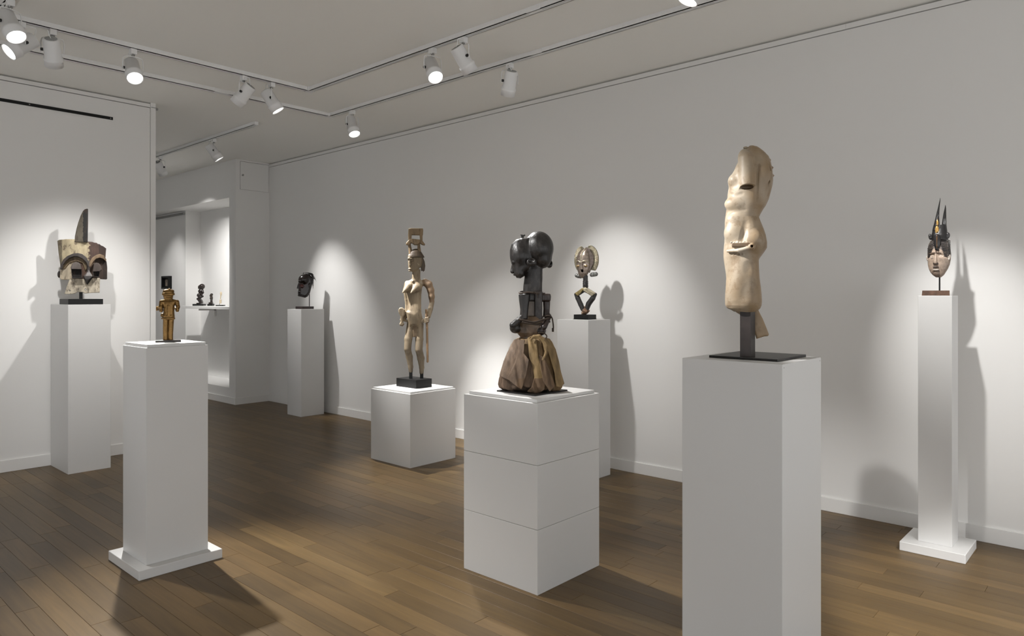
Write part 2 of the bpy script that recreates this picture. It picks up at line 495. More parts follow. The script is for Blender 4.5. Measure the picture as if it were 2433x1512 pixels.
# ------------------------------------------------------------------ niche shelf and picture
sh = thing('shelf', 'white floating shelf inside the niche of the back room', 'shelf', (4.22, 8.9, 1.125))
boxes('board', [(-.185, .205, -.685, .72, 0, .035)], M_trim, sh, bevel=.002)
for y in (.58, -.655):
    boxes('bracket', [(.18, .205, y - .012, y + .012, -.11, 0), (-.02, .205, y - .012, y + .012, -.03, 0)], M_trim, sh)
pc = thing('framed_picture', 'small dark framed picture on the niche wall behind the gold figure', 'picture', (4.22, 10.53, 1.485))
boxes('frame', [(-.05, -.001, -.125, .125, -.092, -.068), (-.05, -.001, -.125, .125, .068, .092), (-.05, -.001, -.125, -.10, -.068, .068), (-.05, -.001, .10, .125, -.068, .068), (-.02, -.001, -.1, .1, -.068, .068)], M_black, pc)
M_pic = new_mat('old_photograph', (.16, .13, .10), .4, var=.9, vscale=22)
boxes('print', [(-.024, -.0205, -.045, .045, -.05, .045)], M_pic, pc)

# ------------------------------------------------------------------ sculpting: signed distance fields meshed with surface nets
class Field:
    """solid sculpted on a grid; lengths in carving units, x right, y away, z up"""
    def __init__(s, lo, hi, h):
        s.lo = np.array(lo, np.float32); s.h = h
        s.n = [int((hi[i] - lo[i]) / h) + 2 for i in range(3)]
        s.ax = [s.lo[i] + h * np.arange(s.n[i], dtype=np.float32) for i in range(3)]
        s.D = np.full(s.n, 1e3, np.float32)
        s.L = np.zeros(s.n, np.int16)
    def _sl(s, lo, hi, m):
        out = []
        for i in range(3):
            a = max(int((lo[i] - m - s.lo[i]) / s.h), 0); b = min(int((hi[i] + m - s.lo[i]) / s.h) + 2, s.n[i])
            out.append(slice(a, max(b, a)))
        return tuple(out)
    def add(s, prim, k=2., col=0):
        fn, lo, hi = prim
        sl = s._sl(lo, hi, k + 3 * s.h)
        X, Y, Z = s.ax[0][sl[0]][:, None, None], s.ax[1][sl[1]][None, :, None], s.ax[2][sl[2]][None, None, :]
        d = np.broadcast_to(fn(X, Y, Z), s.D[sl].shape).astype(np.float32)
        D = s.D[sl]; L = s.L[sl]
        L[d < D] = col
        if k > 0:
            h = np.clip(.5 + .5 * (D - d) / k, 0, 1)
            s.D[sl] = D * (1 - h) + d * h - k * h * (1 - h)
        else:
            s.D[sl] = np.minimum(D, d)
        return s
    def sub(s, prim, k=1., col=None):
        fn, lo, hi = prim
        sl = s._sl(lo, hi, k + 3 * s.h)
        X, Y, Z = s.ax[0][sl[0]][:, None, None], s.ax[1][sl[1]][None, :, None], s.ax[2][sl[2]][None, None, :]
        d = -np.broadcast_to(fn(X, Y, Z), s.D[sl].shape).astype(np.float32)
        D = s.D[sl]
        if col is not None:
            L = s.L[sl]; L[d > D - .35] = col
        if k > 0:
            h = np.clip(.5 - .5 * (D - d) / k, 0, 1)
            s.D[sl] = D * (1 - h) + d * h + k * h * (1 - h)
        else:
            s.D[sl] = np.maximum(D, d)
        return s
    def paint(s, prim, col, m=1.5):
        fn, lo, hi = prim
        sl = s._sl(lo, hi, m)
        X, Y, Z = s.ax[0][sl[0]][:, None, None], s.ax[1][sl[1]][None, :, None], s.ax[2][sl[2]][None, None, :]
        d = np.broadcast_to(fn(X, Y, Z), s.D[sl].shape)
        s.L[sl][d < 0] = col
        return s
    def mesh(s, name, mat, parent, scale, palette, colfn=None, smooth=True):
        D = s.D; h = s.h
        I = D < 0
        c = np.zeros([n - 1 for n in s.n], np.int8)
        offs = [(i, j, k) for i in (0, 1) for j in (0, 1) for k in (0, 1)]
        def sh(A, o): return A[o[0]:A.shape[0] - 1 + o[0], o[1]:A.shape[1] - 1 + o[1], o[2]:A.shape[2] - 1 + o[2]]
        for o in offs: c += sh(I, o)
        act = (c > 0) & (c < 8)
        cells = np.argwhere(act)
        idx = np.full(act.shape, -1, np.int32); idx[act] = np.arange(len(cells))
        V = np.stack([D[cells[:, 0] + o[0], cells[:, 1] + o[1], cells[:, 2] + o[2]] for o in offs], 1)
        Lb = np.stack([s.L[cells[:, 0] + o[0], cells[:, 1] + o[1], cells[:, 2] + o[2]] for o in offs], 1)
        O = np.array(offs, np.float32)
        pos = np.zeros((len(cells), 3), np.float32); cnt = np.zeros((len(cells), 1), np.float32)
        for a in range(8):
            for b in range(a + 1, 8):
                if np.abs(O[a] - O[b]).sum() != 1: continue
                m = (V[:, a] < 0) != (V[:, b] < 0)
                t = np.where(m, V[:, a] / np.where(m, V[:, a] - V[:, b], 1), 0)
                pos += np.where(m[:, None], O[a] + t[:, None] * (O[b] - O[a]), 0); cnt += m[:, None]
        P = (cells + pos / np.maximum(cnt, 1)) * h + s.lo
        lab = Lb[np.arange(len(cells)), V.argmin(1)]
        quads = []
        for ax in range(3):
            lo_ = [slice(None)] * 3; hi_ = [slice(None)] * 3
            lo_[ax] = slice(0, -1); hi_[ax] = slice(1, None)
            A, B = I[tuple(lo_)], I[tuple(hi_)]
            o1, o2 = [(1, 2), (2, 0), (0, 1)][ax]
            for flag, flip in ((A & ~B, False), (~A & B, True)):
                e = np.argwhere(flag)
                e = e[(e[:, o1] > 0) & (e[:, o2] > 0) & (e[:, o1] < s.n[o1] - 1) & (e[:, o2] < s.n[o2] - 1)]
                if not len(e): continue
                q = []
                for d1, d2 in ((-1, -1), (0, -1), (0, 0), (-1, 0)):
                    f = e.copy(); f[:, o1] += d1; f[:, o2] += d2
                    q.append(idx[f[:, 0], f[:, 1], f[:, 2]])
                q = np.stack(q, 1)
                if flip: q = q[:, ::-1]
                quads.append(q)
        Q = np.concatenate(quads)
        Q = Q[(Q >= 0).all(1)]
        me = bpy.data.meshes.new(name)
        co = (P * np.array(scale, np.float32)).astype(np.float32)
        me.vertices.add(len(co)); me.vertices.foreach_set('co', co.ravel())
        me.loops.add(Q.size); me.loops.foreach_set('vertex_index', Q.astype(np.int32).ravel())
        me.polygons.add(len(Q)); me.polygons.foreach_set('loop_start', np.arange(0, Q.size, 4, dtype=np.int32))
        me.update(calc_edges=True)
        pal = np.array(palette, np.float32)
        C = pal[np.clip(lab, 0, len(pal) - 1)]
        # soften the borders of the pigment by one vertex
        if colfn is not None: C = colfn(P[:, 0], P[:, 1], P[:, 2], C, lab)
        at = me.color_attributes.new('pigment', 'FLOAT_COLOR', 'POINT')
        at.data.foreach_set('color', np.concatenate([np.clip(C, 0, 1), np.ones((len(C), 1), np.float32)], 1).astype(np.float32).ravel())
        return link(name, me, mat, parent, smooth)

def bb(*pts, m=0):
    a = np.array(pts, float)
    return a.min(0) - m, a.max(0) + m
def ell(c, r, rot=0.):
    """ellipsoid, rotated by rot degrees in the x-z plane"""
    ca, sa = math.cos(math.radians(rot)), math.sin(math.radians(rot)); R = max(r[0], r[2])
    def fn(X, Y, Z):
        x, y, z = X - c[0], Y - c[1], Z - c[2]
        x, z = ca * x + sa * z, -sa * x + ca * z
        k0 = np.sqrt((x / r[0]) ** 2 + (y / r[1]) ** 2 + (z / r[2]) ** 2)
        k1 = np.sqrt((x / r[0] ** 2) ** 2 + (y / r[1] ** 2) ** 2 + (z / r[2] ** 2) ** 2)
        return k0 * (k0 - 1) / np.maximum(k1, 1e-6)
    m = np.array([R, r[1], R])
    return fn, np.array(c) - m, np.array(c) + m
def cap(a, b, ra, rb=None):
    rb = ra if rb is None else rb
    a = np.array(a, float); b = np.array(b, float); v = b - a; vv = (v @ v) or 1e-9
    def fn(X, Y, Z):
        t = np.clip(((X - a[0]) * v[0] + (Y - a[1]) * v[1] + (Z - a[2]) * v[2]) / vv, 0, 1)
        return np.sqrt((X - a[0] - t * v[0]) ** 2 + (Y - a[1] - t * v[1]) ** 2 + (Z - a[2] - t * v[2]) ** 2) - (ra + (rb - ra) * t)
    lo, hi = bb(a, b, m=max(ra, rb)); return fn, lo, hi
def box(c, hf, r=0., rot=0.):
    """rounded box rotated by rot degrees about the vertical"""
    ca, sa = math.cos(math.radians(rot)), math.sin(math.radians(rot))
    def fn(X, Y, Z):
        x, y, z = X - c[0], Y - c[1], Z - c[2]
        x, y = ca * x + sa * y, -sa * x + ca * y
        qx, qy, qz = np.abs(x) - hf[0] + r, np.abs(y) - hf[1] + r, np.abs(z) - hf[2] + r
        return np.sqrt(np.maximum(qx, 0) ** 2 + np.maximum(qy, 0) ** 2 + np.maximum(qz, 0) ** 2) + np.minimum(np.maximum(np.maximum(qx, qy), qz), 0) - r
    R = math.hypot(hf[0], hf[1]) if rot else None
    m = np.array([R or hf[0], R or hf[1], hf[2]])
    return fn, np.array(c) - m, np.array(c) + m
def poly(pts, y0, y1, r=0., bend=None):
    """outline in x-z carved with depth y0..y1; bend(x, z) shifts it in depth"""
    P = np.array(pts, float)
    def fn(X, Y, Z):
        x = X + 0 * Z; z = Z + 0 * X
        d = np.full(x.shape, 1e9); sgn = np.ones(x.shape)
        for i in range(len(P)):
            a, b = P[i], P[i - 1]; e = b - a
            wx, wz = x - a[0], z - a[1]
            t = np.clip((wx * e[0] + wz * e[1]) / max(e @ e, 1e-9), 0, 1)
            d = np.minimum(d, (wx - e[0] * t) ** 2 + (wz - e[1] * t) ** 2)
            c1, c2, c3 = z >= a[1], z < b[1], e[0] * wz > e[1] * wx
            sgn = np.where((c1 & c2 & c3) | (~c1 & ~c2 & ~c3), -sgn, sgn)
        d2 = sgn * np.sqrt(d) + r
        yy = Y - ((y0 + y1) / 2 + (bend(x, z) if bend else 0))
        dy = np.abs(yy) - (y1 - y0) / 2 + r
        return np.sqrt(np.maximum(d2, 0) ** 2 + np.maximum(dy, 0) ** 2) + np.minimum(np.maximum(d2, dy), 0) - r
    b = 25 if bend else 0
    return fn, np.array([P[:, 0].min(), min(y0, y1) - b, P[:, 1].min()]), np.array([P[:, 0].max(), max(y0, y1) + b, P[:, 1].max()])
def loft(rows, p=2.):
    """rows (z, left, right, centre depth, half depth), z rising"""
    T = np.array(sorted(rows), float)
    def fn(X, Y, Z):
        f = [np.interp(Z, T[:, 0], T[:, i]) for i in range(1, 5)]
        rx = np.maximum((f[1] - f[0]) / 2, .2); cx = (f[0] + f[1]) / 2; ry = np.maximum(f[3], .2)
        q = (np.abs((X - cx) / rx) ** p + np.abs((Y - f[2]) / ry) ** p) ** (1 / p)
        d = (q - 1) * np.minimum(rx, ry)
        return np.maximum(d, np.maximum(T[0, 0] - Z, Z - T[-1, 0]))
    return fn, np.array([T[:, 1].min(), (T[:, 3] - T[:, 4]).min(), T[0, 0]]), np.array([T[:, 2].max(), (T[:, 3] + T[:, 4]).max(), T[-1, 0]])
def cut(prim, n, off):
    """keep the side where n.p < off"""
    fn, lo, hi = prim
    n = np.array(n, float); n /= np.linalg.norm(n)
    return (lambda X, Y, Z: np.maximum(fn(X, Y, Z), X * n[0] + Y * n[1] + Z * n[2] - off)), lo, hi
def chain(F, pts, r, k=1.5, col=0):
    for i in range(len(pts) - 1):
        ra = r[i] if isinstance(r, (list, tuple)) else r
        rb = r[i + 1] if isinstance(r, (list, tuple)) else r
        F.add(cap(pts[i], pts[i + 1], ra, rb), k, col)

def aligned(root, name, x0, x1, y0, y1, z0, z1, mat, bevel=.001):
    """block parallel to the walls, given in room coordinates, as a part of root"""
    o = boxes(name, [(x0 - root.location.x, x1 - root.location.x, y0 - root.location.y, y1 - root.location.y, z0 - root.location.z, z1 - root.location.z)], mat, None, bevel=bevel)
    o.parent = root
    o.rotation_euler = (0, 0, -root.rotation_euler.z)
    return o
# ------------------------------------------------------------------ sculptures
def sculpture(name, label, cat, loc, rz, u, c):
    """root on the pedestal, turned to the room; u = size of one carving unit in metres, c = width factor"""
    return thing(name, label, cat, loc, rz), (u * c, u * c, u)

# ---- marble torso -------------------------------------------------
r, sc = sculpture('marble_torso', 'headless pale marble female torso with broken arm on a steel post', 'sculpture', (2.454, 1.075, 1.07), -1.1577, .0015164, .9483)
q = lambda px, py, y=0: (px - 1777, y, 853.7 - py)
F = Field((-66, -62, 38), (66, 62, 508), 1.3)
rows = []
for py, l, rr, yc, ry in [(350, 1779, 1799, 0, 12), (355, 1772, 1806, 0, 17), (362, 1765, 1814, 0, 24), (375, 1757, 1826, 0, 34), (390, 1750, 1831, 0, 41),
                          (405, 1743, 1834, 0, 45), (420, 1735, 1835.5, 0, 47), (432, 1731, 1836, 0, 47), (445, 1730.5, 1834, 0, 46), (460, 1728, 1830, 0, 44), (475, 1727, 1826, 0, 41),
                          (490, 1726, 1819, 0, 38), (500, 1724.5, 1812, 0, 36), (510, 1723, 1806, 0, 35), (517, 1722, 1803, 0, 35), (528, 1721, 1807, 0, 37), (545, 1721, 1814, 0, 41),
                          (560, 1721, 1819, 0, 45), (577, 1720, 1822, 0, 48), (590, 1718.5, 1821.5, 0, 48), (600, 1718, 1815, 0, 46), (612, 1718, 1806, 0, 42), (620, 1719, 1801, 0, 40),
                          (640, 1722, 1802, 0, 38), (660, 1726, 1804, 0, 37), (680, 1725, 1807, 0, 36), (700, 1723, 1809, 0, 36), (715, 1723, 1810, 0, 36), (726, 1725, 1809, 0, 34),
                          (733, 1730, 1806, 0, 30), (741, 1743, 1797, 0, 22)]:
    rows.append((853.7 - py, l - 1777, rr - 1777, yc, ry))
F.add(loft(rows, 2.2), 0)
# upper arm, broken above the elbow
cx = cap(q(1774, 386, -34), q(1776, 470, -40), 19.5, 20.5)
F.add(cut(cx, (.10, -.42, -1), -353.2), 3, 1)
F.sub(ell(q(1774.5, 451, -47), (15, 12, 5)), 1.5, 2)
F.add(ell(q(1768, 378, -24), (15, 14, 20)), 8, 0)
F.add(ell(q(1742, 430, -15), (12, 20, 13)), 9, 0)             # breast
F.sub(cap(q(1750, 402, -47), q(1751, 440, -45), 5), 5)
F.sub(cap(q(1738, 447, -34), q(1752, 444, -45), 2.5), 5)
F.add(ell(q(1815, 420, -24), (16, 16, 32)), 10)               # shoulder blade
F.sub(cap(q(1800, 400, -44), q(1797, 480, -40), 1.5), 6)
F.sub(cap(q(1828, 380, -28), q(1822, 470, -30), 2), 6)
F.add(ell(q(1747, 486, -21), (26, 19, 17)), 9)
F.sub(cap(q(1728, 515, -24), q(1752, 506, -40), 2.6), 3); F.sub(cap(q(1752, 506, -40), q(1770, 503, -38), 1.8), 4)
F.add(ell(q(1748, 526, -24), (24, 16, 19)), 8)
F.add(ell(q(1744, 555, -26), (24, 21, 25)), 9)
F.add(ell(q(1790, 573, -35), (22, 16, 20)), 10)
F.sub(cap(q(1773, 535, -43), q(1764, 575, -48), 4.5), 7)
F.sub(cap(q(1806, 500, -30), q(1800, 520, -31), 2), 5)
F.sub(cap(q(1727, 514, -24), q(1748, 505, -42), 2.6), 3); F.sub(cap(q(1748, 505, -42), q(1771, 502, -41), 2.2), 4)
F.sub(cap(q(1740, 470, -40), q(1762, 466, -44), 2.5), 6)
F.sub(cap(q(1771, 530, -46), q(1766, 560, -50), 4), 7); F.sub(cap(q(1766, 560, -50), q(1756, 578, -50), 3), 6)
F.sub(cap(q(1805, 505, -30), q(1798, 540, -38), 2.5), 6)
# rolled garment edge around the hips
F.add(cap(q(1729, 598, -38), q(1755, 598, -51), 3.4, 4.6), 1.5, 3); F.add(cap(q(1755, 598, -51), q(1780, 592, -54), 4.6, 4), 1.5, 3)
F.add(ell(q(1786, 590, -50), (8, 9, 8)), 1.5, 3)
F.sub(cap(q(1786, 589, -70), q(1786, 589, -46), 3.4), .8, 2)
F.add(box(q(1760, 585, -46), (21, 6, 4.5), 2), 2, 2)
for k in range(9):
    F.add(ell(q(1738 + k * 5 + (k % 3), 578.5 + (k * 7 % 3), -47), (3, 4, 2.2)), 2, 3)
for k in range(6):
    F.sub(ell(q(1730 + k * 8, 606 + (k % 2), -42 - k), (3.4, 6, 2.4)), 2)
# thighs
F.add(cap(q(1773, 622, -16), q(1777, 714, -14), 28, 25), 8)
F.add(cap(q(1742, 650, -4), q(1735, 722, -2), 15, 12), 6)
F.sub(cap(q(1732, 650, -36), q(1741, 695, -41), 4), 6); F.sub(cap(q(1741, 695, -41), q(1749, 740, -41), 4.5), 4)
F.sub(ell(q(1780, 640, -50), (14, 8, 16), 20), 8)
F.add(ell(q(1756, 664, -24), (17, 19, 48)), 12)
# garment fragment hanging behind
F.add(poly([(-34, 121), (22, 121), (35, 96), (44, 74), (50, 58), (48, 54), (38, 53), (20, 47), (13, 70), (2, 88), (-18, 104), (-30, 111)], 14, 32, 5, bend=lambda x, z: (x - 10) ** 2 * .006), 3)
# broken neck and shoulder
for x, y, py, rr in [(-6, -6, 352, 6), (8, -8, 351, 7), (20, -10, 357, 6), (-14, -8, 361, 4), (36, -8, 369, 5), (48, -4, 384, 6), (54, -2, 402, 6), (56, 4, 420, 6)]:
    F.add(ell((x, y, 853.7 - py), (rr, 9, 3.0)), 2.5, 0)
M_marble = pig_mat('aged_marble', .46, 0, .16, 11, .30, 70, speck=(.17, .11, .06), speck_scale=28, speck_amt=.5)
M_marble.node_tree.nodes['Principled BSDF'].inputs['Specular IOR Level'].default_value = .35
b_ = M_marble.node_tree.nodes['Principled BSDF']
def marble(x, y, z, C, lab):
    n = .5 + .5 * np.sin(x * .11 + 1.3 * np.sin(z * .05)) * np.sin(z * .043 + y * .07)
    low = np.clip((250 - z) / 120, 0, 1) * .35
    stain_shade = np.clip(n * .5 + low + np.clip((x + 6) / 36, 0, .55), 0, 1)[:, None]  # patchy brown staining, plus shade painted into the colour of the right side
    return C * (1 - stain_shade) + C * np.array([.66, .54, .40]) * stain_shade
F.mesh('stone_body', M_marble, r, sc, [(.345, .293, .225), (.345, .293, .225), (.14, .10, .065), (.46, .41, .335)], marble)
M_steel = new_mat('brown_steel', (.026, .019, .017), .42, metal=.25, var=.35, vscale=18)
aligned(r, 'post', 2.4305, 2.4695, 1.055, 1.095, 1.078, 1.25, M_steel)
aligned(r, 'base_plate', 2.415, 2.688, .953, 1.207, 1.0701, 1.079, M_blackm)

# ---- skirted power figure ---------------------------------------
r, sc = sculpture('skirted_wooden_figure', 'dark wooden figure with large head, seen from behind, in a brown cloth skirt', 'sculpture', (2.559, 2.191, .845), -.8625, .00201, 1.0)
q = lambda px, py, y=0: (px - 1263, y, 928.3 - py)
Pq = lambda pts: [(a - 1263, 928.3 - b) for a, b in pts]
F = Field((-60, -52, 110), (60, 52, 384), 1.0)
F.add(ell(q(1280.5, 589, 2), (34.5, 39, 39.5), 8), 0)
F.add(ell(q(1288, 618, 2), (22, 30, 20)), 8)
F.add(poly(Pq([(1212.5, 595), (1216, 581), (1226, 571), (1240, 566.5), (1256, 566), (1266, 590), (1268, 620), (1256, 640), (1247, 649), (1244, 657), (1236, 662), (1227, 660.5), (1222.5, 652), (1219, 637), (1214, 615)]), -27, 25, 14), 4)
F.add(ell(q(1236, 606, -4), (24, 32, 36)), 6)
F.add(cap(q(1219, 632, -1), q(1217.5, 645, -1), 4, 5.5), 2)
F.add(ell(q(1224, 653, -1), (5, 12, 3)), 1.5)
F.add(ell(q(1222, 624, -20), (6, 7, 5)), 2)
F.sub(cap(q(1241, 562, -22), q(1246, 583, -40), 2.2), 3); F.sub(cap(q(1246, 583, -40), q(1249, 612, -36), 2.2), 3)
F.sub(cap(q(1244, 559, 20), q(1243, 561, -24), 3), 5)
F.add(ell(q(1263, 625, -33), (12, 7, 10)), 2); F.sub(ell(q(1262, 621, -39), (8, 6, 6)), 1.5)
F.add(ell(q(1305, 627, 8), (8, 8, 10)), 2); F.sub(ell(q(1307, 624, 2), (4, 6, 5)), 1.5)
F.add(loft([(928.3 - 622, -10, 24, 2, 18), (928.3 - 640, -14, 26, 2, 20), (928.3 - 660, -17, 26, 2, 20), (928.3 - 680, -20, 25, 2, 19), (928.3 - 698, -21, 25, 2, 20)], 2.6), 4)
F.sub(cap(q(1281.5, 645, -20), q(1280, 690, -20), .9), .8)
# shoulders, arms and back
F.add(box(q(1271, 707, 4), (37, 17, 9), 4), 3)
F.add(loft([(928.3 - 700, -31, -4, -16, 15), (928.3 - 712, -30, -5, -17, 14), (928.3 - 735, -27, -8, -18, 12), (928.3 - 757, -28, -10, -20, 10)], 3), 3)
F.add(loft([(928.3 - 704, 25, 46, 4, 13), (928.3 - 716, 27, 44, 4, 12), (928.3 - 735, 28, 43, 2, 10), (928.3 - 754, 27, 42, -2, 9)], 3.5), 2)
F.add(box(q(1279, 735, -2), (9, 17, 42), 3), 3)
F.add(box(q(1262, 742, 4), (12, 12, 26), 2), 1, 2)
F.add(loft([(928.3 - 752, -30, 24, 2, 22), (928.3 - 765, -34, 32, 0, 26), (928.3 - 778, -38, 30, 0, 27), (928.3 - 790, -36, 25, 0, 26), (928.3 - 800, -28, 22, 0, 24), (928.3 - 812, -26, 24, 0, 24)], 2.4), 3, 1)
F.add(ell(q(1225, 779, -12), (14, 18, 13)), 3, 0)
F.add(cap(q(1237, 757, -24), q(1219, 772, -26), 8, 8), 3, 0)
F.add(cap(q(1303, 752, -4), q(1292, 776, -24), 7, 7), 3, 0)
F.add(ell(q(1285, 785, -10), (12, 18, 12)), 4, 0)
M_dark = pig_mat('dark_crusted_wood', .40, 0, .45, 30, .8, 70, stretch=(1, 1, .5), speck=(.05, .042, .038), speck_scale=60, speck_amt=.4)
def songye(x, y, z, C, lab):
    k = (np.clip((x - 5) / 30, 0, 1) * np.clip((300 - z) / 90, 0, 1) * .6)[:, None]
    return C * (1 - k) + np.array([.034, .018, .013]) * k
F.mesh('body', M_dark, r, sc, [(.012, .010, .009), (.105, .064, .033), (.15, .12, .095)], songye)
# skirt
NT, NZ = 288, 70
prof = [(803, 1265, 36), (806, 1264.5, 43), (812, 1266, 47), (830, 1266, 55), (855, 1262.5, 63.5), (880, 1260, 70), (900, 1260.5, 75), (912, 1261.5, 77), (922, 1262, 74), (933, 1262, 66)]
pz = np.array([928.3 - a for a, b, c in prof])[::-1]; pc = np.array([b - 1263 for a, b, c in prof])[::-1]; pr = np.array([c for a, b, c in prof])[::-1]
th = np.linspace(0, 2 * PI, NT, endpoint=False)
rng = np.random.RandomState(3)
psi = th + .22 * np.sin(2 * th + 1) + .13 * np.sin(5 * th + .4) + .06 * np.sin(9 * th)
def folds(t):
    f1 = np.abs(np.sin(6.5 * psi + .9 * t + .5)) ** .8 * (2.5 + 9.5 * t)
    f2 = np.abs(np.sin(14.5 * psi - 1.3 * t + 1)) ** .7 * (1.6 + 2.2 * t)
    f3 = .7 * np.sin(37 * psi + 9 * t) * np.sin(5 * psi + 3 * t)
    return f1 + f2 + f3 - (4 + 6.5 * t)
FT = [folds(j / NZ) for j in range(NZ + 1)]
V, Fc, Cc = [], [], []
hemz = 8 + 6 * np.sin(3 * th + .6) + 5 * np.sin(7 * th + 2) + 2 * np.sin(19 * th)
for j in range(NZ + 1):
    t = j / NZ
    for i in range(NT):
        z = 928.3 - 803 - t * (928.3 - 803 - hemz[i])
        cx = np.interp(z, pz, pc); R = np.interp(z, pz, pr)
        tw = th[i]
        a = 1 - t
        f = FT[j][i]
        if t > .97: f -= (t - .97) * 150
        R2 = R + f - 2
        x = cx + R2 * math.cos(tw); y = R2 * .82 * math.sin(tw) + 2
        V.append((x * sc[0], y * sc[1], max(z, 3.4) * sc[2]))
        g = .5 + .5 * math.sin(5 * tw + 2.2 * t + 1.0)
        right = min(max((x + 5) / 50, 0), 1)
        colr = np.array([.120, .078, .051]) * (1 - right) + np.array([.165, .102, .047]) * right
        m = .5 * max(0, 1 - 1.6 * t)
        colr = colr * (1 - m) + np.array([.26, .175, .08]) * m
        Cc.append((*(colr * (.8 + .4 * g)), 1))
for j in range(NZ):
    for i in range(NT):
        a, b = j * NT + i, j * NT + (i + 1) % NT
        Fc.append((a, a + NT, b + NT, b))
Fc.append(tuple(range(NT))); Fc.append(tuple(NZ * NT + i for i in range(NT))[::-1])
me = bpy.data.meshes.new('skirt'); me.from_pydata(V, [], Fc)
at = me.color_attributes.new('pigment', 'FLOAT_COLOR', 'POINT'); at.data.foreach_set('color', np.array(Cc, np.float32).ravel())
M_cloth = pig_mat('bark_cloth', .85, 0, .35, 45, .7, 260, stretch=(1, 1, .35))
link('skirt', me, M_cloth, r, True)
F = Field((-80, -86, -1), (80, 6, 138), 1.1)
def front(x, z):
    cx = np.interp(z, pz, pc); R = np.interp(z, pz, pr) + 3
    return -.82 * np.sqrt(np.maximum(R ** 2 - (x - cx) ** 2, 1)) - .5 + 1.7 * np.sin((x - .25 * (130 - z)) * .34 + 1.2 * np.sin(z * .06)) + .8 * np.sin(x * .5 + z * .11)
F.add((lambda f: (f[0], np.array([-30, -80, 0]), np.array([46, -15, 136])))(poly(Pq([(1253, 801), (1262, 797), (1272, 800), (1275, 815), (1279, 845), (1288, 880), (1294, 905), (1292, 918), (1280, 926), (1265, 926.5), (1252, 922), (1262, 912), (1269, 890), (1265, 865), (1257, 842), (1255, 820)]), -2.5, 2.5, 1.5, front)), 0, 0)
chain(F, [q(1262, 803, -46), q(1268, 797, -47), q(1280, 796, -46), q(1291, 804, -44), q(1297, 820, -46), q(1296, 836, -48), q(1289, 850, -53)], [2.6, 3.4, 3.8, 4, 4, 3.4, 2.4], 2, 0)
chain(F, [q(1270, 801, -47), q(1282, 801, -47), q(1291, 812, -46), q(1293, 828, -48)], [2, 2.4, 2.4, 1.6], 1.5, 0)
def panel(F, pts, off, col, k=1.0):
    zm = min(928.3 - b for a, b in pts)
    fr = lambda x, z: front(x, z) - off - 3.5 * np.exp(-np.maximum(z - zm, 0) / 9)
    fn = poly(Pq(pts), -2.2, 2.2, 1.2, fr)[0]
    F.add((fn, np.array([-80, -84, -1]), np.array([80, 4, 132])), k, col)
panel(F, [(1221, 806), (1234, 802), (1238, 838), (1223, 880), (1210, 897), (1198, 894), (1187, 890), (1196, 858), (1209, 826)], 1.5, 2)
panel(F, [(1232, 806), (1247, 805), (1245, 836), (1257, 850), (1251, 884), (1240, 917), (1222, 906), (1206, 894), (1224, 860), (1233, 830)], 4.0, 2)
panel(F, [(1292, 803), (1306, 803), (1318, 835), (1329, 868), (1338, 906), (1333, 916), (1319, 912), (1315, 880), (1304, 842), (1295, 822)], 1.5, 0)
panel(F, [(1280, 838), (1292, 846), (1306, 878), (1317, 910), (1304, 922), (1290, 900), (1284, 870)], 2.5, 1)
F.paint(box(q(1270, 918, -60), (40, 40, 26)), 1)
F.mesh('cloth_flap', M_cloth, r, sc, [(.215, .145, .066), (.125, .078, .044), (.135, .092, .062)])
# cords and horn peg
M_cord = new_mat('dark_cord', (.035, .022, .014), .75, bump=.5, bscale=400)
def cord(pts, rad, name='cord', parent=r, s=sc, mat=M_cord):
    bm = bmesh.new(); bm_tube(bm, spline([(p[0] * s[0], p[1] * s[1], p[2] * s[2]) for p in pts], 6), rad * s[2], 7)
    return bm_obj(name, bm, mat, parent, True)
cord([q(1240, 697, -20), q(1256, 695, -22), q(1272, 697, -20), q(1288, 699, -12), q(1293, 697, 6), q(1280, 694, 22), q(1255, 692, 22), q(1236, 694, 6), q(1235, 697, -10), q(1241, 697, -20)], 2.3)
cord([q(1266, 695, -24), q(1271, 694, -25), q(1276, 702, -26), q(1277, 708, -26)], .8)
cord([q(1232, 758, -33), q(1248, 761, -33), q(1268, 765, -31), q(1286, 760, -26), q(1300, 757, -16), q(1310, 753, -10)], 2.6)
cord([q(1240, 764, -34), q(1258, 768, -33), q(1276, 770, -29), q(1292, 767, -22), q(1306, 764, -14)], 2.2)
cord([q(1290, 752, -14), q(1302, 750, -16), q(1310, 754, -14), q(1313, 766, -13), q(1314, 778, -13), q(1313, 787, -13)], 1.7)
cord([q(1313, 779, -13), q(1313, 783, -13), q(1313, 788, -13)], 2.6, 'cord_knot')
cord([q(1278, 790, -30), q(1290, 790, -28), q(1298, 797, -27), q(1294, 806, -32)], 1.4)
F = Field((-32, -10, 355), (-8, 12, 376), .6)
F.add(poly([(-27, 371), (-19, 370), (-16, 371.5), (-15, 368), (-19, 366), (-18, 358), (-26, 358), (-25, 366)], -4, 3, 1.2), 0)
F.mesh('horn_peg', M_dark, r, sc, [(.012, .011, .010)])
aligned(r, 'base_plate', 2.423, 2.662, 2.055, 2.292, .8449, .851, M_blackm)

# ---- standing woman ----------------------------------------------
r, sc = sculpture('standing_wooden_woman', 'tall carved wooden woman holding a staff with a stool shaped headdress', 'sculpture', (3.647, 4.352, .5696), -.6975, .003358, .9906)
q = lambda px, py, y=0: (px - 985, y, 919.4 - py)
Pq = lambda pts: [(a - 985, 919.4 - b) for a, b in pts]
F = Field((-44, -26, 30), (48, 26, 380), .8)
